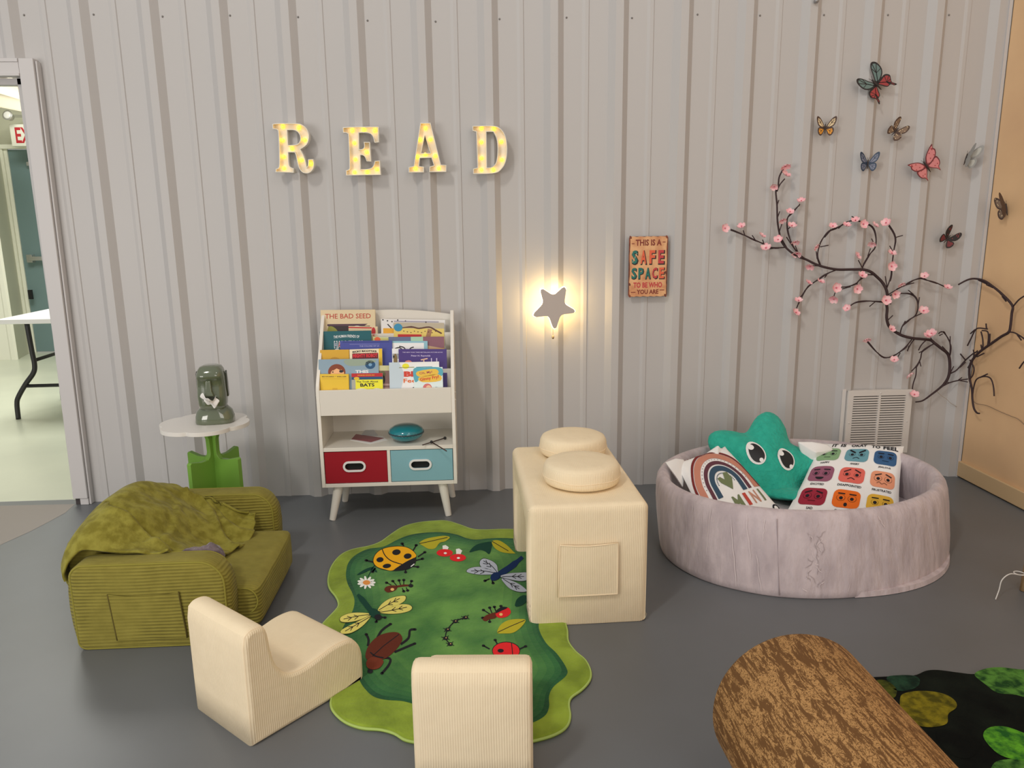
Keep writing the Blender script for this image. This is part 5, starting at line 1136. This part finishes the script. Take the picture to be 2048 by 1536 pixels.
for (ex_, ey, rx, ry, ro) in ((-.062, .050, .042, .060, 8), (.072, .010, .040, .055, -2)):
    b = MB(); b.smooth = True; a = Art(b, star_surf, .012); ew = M('eye_white', D(228, 232, 228), .7); eb = M('eye_black', D(24, 26, 30), .55)
    a.ell(ex_, ey, rx, ry, ew, 0, rot=ro); b.build('eye', sp_, fixn=False)
    b = MB(); a = Art(b, star_surf, .012); a.ell(ex_+.002, ey-.001, rx*.80, ry*.82, eb, 1.6, rot=ro); eo = b.build('pupil', sp_, fixn=False)
    b = MB(); a = Art(b, star_surf, .012); a.ell(ex_-.018, ey+.028, .0145, .0145, ew, 3); a.ell(ex_+.014, ey-.040, .009, .010, ew, 3); b.build('eye_highlight', sp_, fixn=False)

# printed cushions
def cushion(name, label, c4, B, mat, draw, lift_=.0022, loc=None, wav=.004):
    TL, TR, BL, BR = [Vector(p) for p in c4]; nn = (TR-TL).cross(BL-TL).normalized()
    if nn.y > 0: nn = -nn
    def base(s_, t):
        pinch = .045
        s2 = s_+pinch*math.sin(math.pi*s_*2)*0; e = 1
        p = (TL*(1-s_)+TR*s_)*(1-t)+(BL*(1-s_)+BR*s_)*t
        cen = (TL+TR+BL+BR)/4
        w1 = 4*s_*(1-s_); w2 = 4*t*(1-t)
        p = p+(cen-p)*.055*((w1 if min(t, 1-t) < min(s_, 1-s_) else w2))*(abs(2*t-1)**6+abs(2*s_-1)**6)
        return p
    def hgt(s_, t): return B*(max(0, 16*s_*(1-s_)*t*(1-t)))**.42
    def top(s_, t, d=0): return base(s_, t)+nn*(hgt(s_, t)+d+wav*noise.noise(Vector((s_*5, t*5, B*100))))
    t_ = thing(name, label, 'cushion', loc or (TL+TR+BL+BR)/4)
    b = MB(); b.use(mat); b.smooth = True
    n1_ = 28
    b.grid(lambda s_, t: top(s_, t), n1_, n1_); b.grid(lambda s_, t: base(s_, t)-nn*(hgt(s_, t)), n1_, n1_)
    o = b.build('cushion_cover', t_)
    b = MB(); b.smooth = True; a = Art(b, lambda s_, t, k_: top(min(.995, max(.005, s_)), min(.995, max(.005, t)), lift_+.0005*k_), .035); draw(a); b.build('print', t_, fixn=False)
    return t_, top, nn
cw = M('cushion_white', D(236, 230, 222), .8, spec=.2, bump=(14, .6, .006))
def E_(n, r, g, b_): return M('emo_'+n, D(r, g, b_), .8, spec=.2)
def d_emo(a):
    kb = E_('ink', 30, 30, 36)
    words = ('IT', 'IS', 'OKAY', 'TO', 'FEEL'); xs = (.22, .32, .50, .69, .86); ws = (.06, .06, .18, .10, .17)
    for wd, x, w_ in zip(words, xs, ws): a.text(wd, x, .075+.03*abs(x-.5), w_, .065, kb, 0, flip=True, bold=.03)
    cells = [(0,0,(122,156,118),'HAPPY'),(1,0,(96,144,158),'ANGRY'),(2,0,(54,88,128),'JEALOUS'),(0,1,(134,82,104),'EXCITED'),(1,1,(204,98,88),'DISAPPOINTED'),(2,1,(210,142,112),'FRUSTRATED'),(0,2,(142,40,58),'SAD'),(1,2,(214,104,36),'SURPRISED'),(2,2,(206,164,60),'SILLY')]
    for cx, cy, c_, wd in cells:
        x = .19+.31*cx; y = .245+.285*cy; m_ = E_('c%d%d' % (cx, cy), *c_); a.rrect(x-.125, y-.098, x+.125, y+.098, .055, m_, 0)
        a.text(wd, x, y+.133, .019*len(wd), .026, kb, 0, flip=True, bold=.02); dk_ = E_('d%d%d' % (cx, cy), *[int(v*.62) for v in c_])
        for sg in (-1, 1):
            big = .036 if (cx, cy) in ((1,2),(2,1),(0,2)) else .030
            a.ell(x+sg*.052, y-.005, big+.005, big, dk_, 1); a.ell(x+sg*.052, y-.005, big, big*.88, m_, 2); a.ell(x+sg*.050, y, .018, .018, kb, 3, n=12)
            sl_ = {(1,0): .022, (1,1): -.018, (2,1): -.012, (0,2): -.012}.get((cx, cy), 0)
            a.line([(x+sg*.020, y-.050+sl_), (x+sg*.085, y-.050-sl_)], .012 if (cx, cy) != (1, 0) else .02, kb, 4)
        if (cx, cy) == (0, 1): a.ell(x, y+.045, .042, .030, kb, 3, a0=0, a1=180)
        elif (cx, cy) == (1, 2): a.ell(x, y+.065, .016, .02, kb, 3)
        elif (cx, cy) == (2, 1): a.line([(x-.06, y+.055), (x-.035, y+.04), (x-.01, y+.06), (x+.015, y+.045), (x+.045, y+.06)], .008, dk_, 3, 4)
        elif cy == 2 or (cx, cy) in ((0, 0), (2, 0)): a.line([(x-.035, y+.05), (x+.035, y+.052)], .008, dk_, 3)
        else: a.line([(x-.035, y+.06), (x, y+.042), (x+.035, y+.06)], .008, kb, 3, 4)
em4 = [at(1637, 886, 1, -.36), at(1808, 893, 1, -.50), at(1570, 1028, 1, -.78), at(1800, 1057, 1, -.86)]
t_, top_, nn_ = cushion('emotion_cushion', 'white square cushion printed with nine coloured emotion faces', em4, .045, cw, d_emo)
b = MB(); b.use(cw); b.smooth = True
fl_ = [(1597,884),(1625,884),(1655,889),(1668,900),(1650,915),(1634,928),(1616,927),(1606,912),(1600,898)]
cP = at(1632, 905, 1, -.505); Pp = [at(u, v, 1, -.475) for u, v in fl_]
nfl = len(Pp); mid = [p.lerp(cP, .35)+Vector((0, -.003, 0)) for p in Pp]; bk_ = [p+Vector((0, .012, -.002)) for p in Pp]
b.add([tuple(p) for p in Pp+mid+bk_]+[tuple(cP)], [(i, (i+1) % nfl, nfl+(i+1) % nfl, nfl+i) for i in range(nfl)]+[(nfl+i, nfl+(i+1) % nfl, 3*nfl) for i in range(nfl)]+[(i, (i+1) % nfl, 2*nfl+(i+1) % nfl, 2*nfl+i) for i in range(nfl)]+[tuple(2*nfl+i for i in range(nfl))]); b.build('folded_corner', t_, smooth=False, bevel=.005)
def d_rain(a):
    def arcb(r0, r1, m_, k_):
        P = []; cx, cy = .5, .50
        for i in range(33): g = math.radians(180+180*i/32); P.append((cx+r1*math.cos(g), cy+r1*1.05*math.sin(g)))
        P += [(cx+r1, .64)]+[(cx+r0, .64)]
        for i in range(33): g = math.radians(360-180*i/32); P.append((cx+r0*math.cos(g), cy+r0*1.05*math.sin(g)))
        P += [(cx-r0, .64), (cx-r1, .64)]
        a.poly(P, m_, k_)
    ter = E_('terra', 182, 124, 106); mar = E_('maroon', 112, 44, 44); plu = E_('plum', 92, 56, 66); nav = E_('navy', 54, 76, 96); grn_ = E_('sage', 106, 116, 84); rdd = E_('brick', 176, 70, 60); kb = E_('ink', 30, 30, 36)
    arcb(.44, .475, mar, 0); arcb(.34, .43, ter, 0); arcb(.245, .295, plu, 0); arcb(.155, .225, nav, 0)
    for i in range(22):
        g = math.radians(180+180*i/21); a.ell(.5+.125*math.cos(g), .5+.13*math.sin(g), .007, .007, nav, 0, n=8); a.ell(.5+.318*math.cos(g), .5+.334*math.sin(g), .007, .005, plu, 0, n=8)
    for i in range(18): a.ell(.1+.8*i/17, .020, .008, .010, mar, 0, n=8)
    a.poly([(.52,.60),(.42,.48),(.41,.42),(.46,.41),(.50,.46),(.54,.37),(.60,.38),(.61,.47)], grn_, 1)
    for ch, x, m_, w_ in (('M', .50, grn_, .12), ('I', .63, rdd, .05), ('N', .75, E_('tan', 178, 130, 110), .09), ('I', .86, grn_, .03)): a.text(ch, x, .745, w_, .15, m_, 0, flip=True, bold=.03)
    a.ell(.93, .93, .045, .045, kb, 0); a.ell(.93, .93, .025, .025, cw, 1)
rn4 = [at(1350, 925, 1, -.60), at(1450, 893, 1, -.47), at(1425, 1085, 1, -1.0), at(1570, 1028, 1, -.86)]
t_, top_, nn_ = cushion('rainbow_cushion', 'cream cushion printed with a muted rainbow and the letters MIN', rn4, .040, cw, d_rain)
for P3, tip in (([(1331,925,-.66), (1352,917,-.62), (1368,919,-.60), (1372,940,-.62), (1366,975,-.70), (1350,950,-.70)], (1356,935,-.66)), ([(1402,921,-.58), (1416,905,-.54), (1437,891,-.52), (1455,913,-.52), (1478,942,-.56), (1440,938,-.58), (1412,934,-.60)], (1435,915,-.57))):
    b = MB(); b.use(cw); P_ = [at(u, v, 1, y) for u, v, y in P3]; n3 = len(P_); c3 = at(tip[0], tip[1], 1, tip[2]-.012)
    b.add([tuple(p) for p in P_]+[tuple(p+Vector((0, .018, -.006))) for p in P_]+[tuple(c3)], [(i, (i+1) % n3, 2*n3) for i in range(n3)]+[(i, (i+1) % n3, n3+(i+1) % n3, n3+i) for i in range(n3)]+[tuple(n3+i for i in range(n3))])
    b.build('cushion_corner', t_, smooth=False, bevel=.004)

# ------------------------------------------------------------------ olive sofa
so = thing('kids_sofa', 'olive corduroy foam kids sofa with side pocket', 'sofa', (.9, -1.07, 0))
def arm_profile(x0, x1, h, r):
    P = [(x0+.03+.030*math.cos(math.radians(g)), .030+.030*math.sin(math.radians(g))) for g in range(180, 271, 15)]+[(x1-.012, 0), (x1-.003, .004), (x1, .012)]
    for cx, cz, a0 in ((x1-r, h-r, 0), (x0+r*.55, h-r*.55, 90)):
        rr = r if a0 == 0 else r*.55
        for i in range(9): g = math.radians(a0+90*i/8); P.append((cx+rr*math.cos(g), cz+rr*math.sin(g)))
    return P
def arm(y0, y1):
    l = arm_profile(.655, 1.150, .300, .085); b = MB(); b.use(sofam); rs = []
    l2 = []
    for i in range(len(l)):
        p, q_ = Vector(l[i]), Vector(l[(i+1) % len(l)]); m_ = max(1, int((q_-p).length/.05)); l2 += [tuple(p.lerp(q_, k_/m_)) for k_ in range(m_)]
    def rg_(y, ins): return [(p[0], y, max(0, p[1])) for p in inset(l2, ins)] if ins else [(p[0]+(.012*math.sin(math.pi*min(1, max(0, (p[1]-.03)/.25))) if p[0] > .9 else -.014*math.sin(math.pi*min(1, p[1]/.3))), y, p[1]) for p in l2]
    for o_, i_ in ((0, .016), (.002, .009), (.007, .003), (.015, 0)): rs.append(rg_(y0+o_, i_))
    rs.append(rg_((y0+y1)/2, 0))
    for o_, i_ in ((.015, 0), (.007, .003), (.002, .009), (0, .016)): rs.append(rg_(y1-o_, i_))
    loft(b, rs); o = b.build('arm', so, smooth=True)
    b = MB(); b.use(sofapipe)
    for y in (y0+.006, y1-.006): b.tube([(p[0], y, max(.004, p[1])) for p in inset(l2, .004)], .0035, 6, closed=True)
    b.build('arm_piping', o, smooth=True)
    return o
an = arm(-1.432, -1.335); af = arm(-.800, -.700)
b = MB(); b.use(sofam)
def pk2(s_, t): return (.775+.225*s_+.012*(1-t), -1.437-.003*math.sin(math.pi*s_)*math.sin(math.pi*t), .035+.165*t-.012*math.sin(math.pi*s_)*t)
b.grid(pk2, 14, 10); b.build('pocket', an, smooth=True, fixn=False)
b = MB(); b.use(M('olive_dark', D(84, 74, 26), .9))
for s_ in (0, 1): b.tube([(pk2(s_, i/8)[0], pk2(s_, i/8)[1]+.001, pk2(s_, i/8)[2]) for i in range(9)], .0025, 5)
b.build('pocket_stitching', an, smooth=True)
b = MB(); b.use(sofam); rounded_box(b, .70, -1.334, .002, 1.185, -.802, .05, 6, .0, .012); b.build('seat_base', so, smooth=True)
b = MB(); b.use(sofam); rounded_box(b, .72, -1.345, .012, 1.226, -.835, .160, 8, .008, .022)
b.build('seat_cushion', so, smooth=True)
b = MB(); b.use(sofapipe); b.tube([(1.222, -1.338+.045*(1-math.cos(2*math.pi*i/20))*0+.0+.036*math.sin(2*math.pi*i/20)*0, .12) for i in range(2)], .002, 4)
P_ = [(1.180+.044*math.cos(2*math.pi*i/48), -1.3462, .112+.046*math.sin(2*math.pi*i/48)) for i in range(-10, 16)]; b.tube(P_, .0028, 6); b.build('cushion_piping', so, smooth=True)
b = MB(); b.use(sofam); rounded_box(b, .60, -1.335, .01, .715, -.802, .345, 6, .005, .03); b.build('backrest', so, smooth=True)

# blanket draped over the back of the sofa
ctl = [  # rows from the near end to the far end; columns from behind the back, over the ridge, down onto the seat
 [(.628,-1.405,.235),(.625,-1.405,.262),(.640,-1.390,.300),(.680,-1.378,.332),(.745,-1.366,.326),(.82,-1.362,.312),(.88,-1.360,.308),(.945,-1.352,.306)],
 [(.585,-1.33,.22),(.590,-1.33,.28),(.625,-1.320,.350),(.700,-1.300,.395),(.780,-1.285,.365),(.86,-1.27,.315),(.93,-1.26,.268),(1.00,-1.245,.240)],
 [(.555,-1.20,.06),(.570,-1.20,.24),(.615,-1.195,.370),(.700,-1.185,.425),(.785,-1.175,.385),(.87,-1.16,.310),(.95,-1.15,.235),(1.04,-1.14,.188)],
 [(.555,-1.08,.06),(.570,-1.08,.24),(.615,-1.080,.375),(.700,-1.075,.430),(.790,-1.065,.385),(.88,-1.055,.300),(.98,-1.045,.215),(1.075,-1.04,.172)],
 [(.555,-.95,.06),(.570,-.95,.24),(.612,-.955,.365),(.695,-.950,.415),(.785,-.945,.370),(.88,-.940,.290),(1.00,-.935,.205),(1.095,-.93,.170)],
 [(.560,-.86,.06),(.575,-.86,.22),(.615,-.865,.340),(.700,-.860,.385),(.790,-.860,.350),(.89,-.855,.275),(1.00,-.850,.215),(1.085,-.845,.185)],
 [(.570,-.78,.06),(.585,-.78,.20),(.625,-.785,.315),(.710,-.785,.352),(.790,-.800,.345),(.86,-.815,.315),(.95,-.818,.265),(1.075,-.818,.215)],
 [(.580,-.72,.06),(.595,-.715,.18),(.630,-.700,.290),(.700,-.705,.318),(.770,-.735,.322),(.83,-.775,.318),(.90,-.812,.290),(1.055,-.822,.225)]]
def bsp(P, n):
    out = []
    for r_ in P: out.append(catmull(r_, n))
    cols = list(zip(*out)); res = [catmull(list(c), n) for c in cols]
    return [list(r_) for r_ in zip(*res)]
def proj(p):
    d = p-CAM; w_ = d.dot(fw); return 1024+F_PX*d.dot(AX)/w_, 768-F_PX*d.dot(AY)/w_
FOLDS = [([(222, 1010), (250, 1024), (290, 1058), (330, 1092), (352, 1112)], .016), ([(378, 984), (405, 992), (428, 1022), (445, 1062), (470, 1088)], .018), ([(425, 1000), (452, 1040), (480, 1056), (508, 1058)], .014), ([(300, 1080), (340, 1060), (352, 1010)], .006)]
G = bsp(ctl, 14); b = MB(); b.use(blanketm); nr, nc = len(G), len(G[0]); vs = []
for i, r_ in enumerate(G):
    for j, p in enumerate(r_):
        s_, t = i/(nr-1), j/(nc-1)
        # long folds running diagonally, fine crumple, gathered rim
        f1 = math.sin((s_*1.0-t*1.1)*13+1.2*math.sin(t*5)); f2 = noise.noise(p*9); f3 = noise.noise(p*26)
        e = min(1, max(0, (t-.25)*3)); edge = max(0, (t-.85)/.15)
        px_, py_ = proj(Vector(p)); fold_ = 0
        for cr_, am in FOLDS:
            best = (1e9, 0)
            for (ax0, ay0), (bx0, by0) in zip(cr_, cr_[1:]):
                ab = Vector((bx0-ax0, by0-ay0)); ap = Vector((px_-ax0, py_-ay0)); tt = max(0, min(1, ap.dot(ab)/ab.dot(ab))); dv = ap-ab*tt; dd = dv.length*(1 if ab.x*ap.y-ab.y*ap.x > 0 else -1)
                if abs(dd) < abs(best[0]): best = (dd, tt)
            dd = best[0]; fold_ += am*(math.exp(-((dd-7)/7)**2)-.8*math.exp(-((dd+3)/5)**2))
        fold_ *= min(1, t*4)
        crease1 = fold_-0*math.exp(-((t-(.30+.62*(1-s_)*1.0))/.022)**2)*(.010 if .25 < s_ < .8 else 0)
        q_ = Vector(p); dn_ = Vector((.55, -.25, .8)).normalized()
        q_ += dn_*(.0055*f1*e+.010*f2*(.4+e*.6)+.004*f3*e+crease1+edge*.006*math.sin(s_*46)+.006*(s_ > .82)*math.sin(t*38)*e)
        vs.append(tuple(q_))
b.add(vs, [(i*nc+j, i*nc+j+1, (i+1)*nc+j+1, (i+1)*nc+j) for i in range(nr-1) for j in range(nc-1)])
bo = b.build('blanket', smooth=True, fixn=False); tag(bo, 'olive fleece blanket draped over the back of the olive sofa', 'blanket')
sm_ = bo.modifiers.new('thick', 'SOLIDIFY'); sm_.thickness = .008; sm_.offset = -1
# small grey plush
gp = at(430, 1128, 2, .20)
g1 = thing('grey_plush', 'small fuzzy grey plush toy half under the olive blanket', 'plush toy', (gp.x, gp.y, .165))
gm = M('grey_fur', D(112, 100, 104), .95, spec=.1, sheen=.4, bump=(60, 1, .008), noise_col=(D(84, 72, 78), 30, .35, .65))
def lump(b, c, r, sx=1, sy=1, sz=1, seed=0):
    m_ = 12; rings_ = []
    for i in range(m_+1):
        a_ = math.pi*i/m_; ring = []
        for k_ in range(20):
            g = 2*math.pi*k_/20; d_ = Vector((math.sin(a_)*math.cos(g)*sx, math.sin(a_)*math.sin(g)*sy, -math.cos(a_)*sz)); rr = r*(1+.22*noise.noise(d_*2.3+Vector((seed, 0, 0))))
            ring.append(tuple(Vector(c)+d_*max(rr, .001)))
        rings_.append(ring)
    loft(b, rings_)
c1 = at(421, 1110, 1, -1.300); c2 = at(390, 1105, 1, -1.315); c3 = at(451, 1144, 1, -1.315)
b = MB(); b.use(gm); lump(b, c1, .046, 1.0, .8, .85, 1); lump(b, c2, .030, 1.5, .8, .6, 2); b.build('body', g1, smooth=True)
b = MB(); b.use(gm); lump(b, c3, .030, .8, .8, 1.2, 5); b.build('paw', g1, smooth=True)
b = MB(); b.use(black); q_ = at(432, 1108, 1, -1.338); b.ball(q_, .007, 10); b.build('eye', g1, smooth=True)

# ------------------------------------------------------------------ pole and cord at the right edge
pf0 = at(2043, 1182, 2, 0); wp = thing('wooden_pole', 'tan wooden pole standing at the right edge of the view', 'pole', pf0)
b = MB(); b.use(M('pale_wood', D(176, 146, 106), .6, noise_col=(D(156, 124, 86), 18, .4, .6, (6, 6, .5)))); b.T = Matrix.Translation(pf0+Vector((.012, 0, .0)))
b.tube([(0, 0, .0), (.16, .14, 1.2)], .0165, 16); b.build('shaft', wp, smooth=True)
q0 = at(2040, 1150, 1, pf0.y-.018); k0 = [q0+Vector((.02, 0, 0)), q0, at(2020, 1148, 1, pf0.y-.03), at(2004, 1160, 1, pf0.y-.04), at(1998, 1180, 1, pf0.y-.045), at(1991, 1199, 2, .003)]
b = MB(); b.use(M('white_cord', (.75, .73, .70), .8)); b.tube(catmull(k0, 6), .0020, 6)
b.tube([q0+Vector((.012+.0185*math.cos(2*math.pi*i/16), .018+.0185*math.sin(2*math.pi*i/16), -.004+.004*i/16)) for i in range(17)], .0020, 6)
tag(b.build('cord', smooth=True), 'thin white cord tied round the wooden pole and trailing to the floor', 'cord')
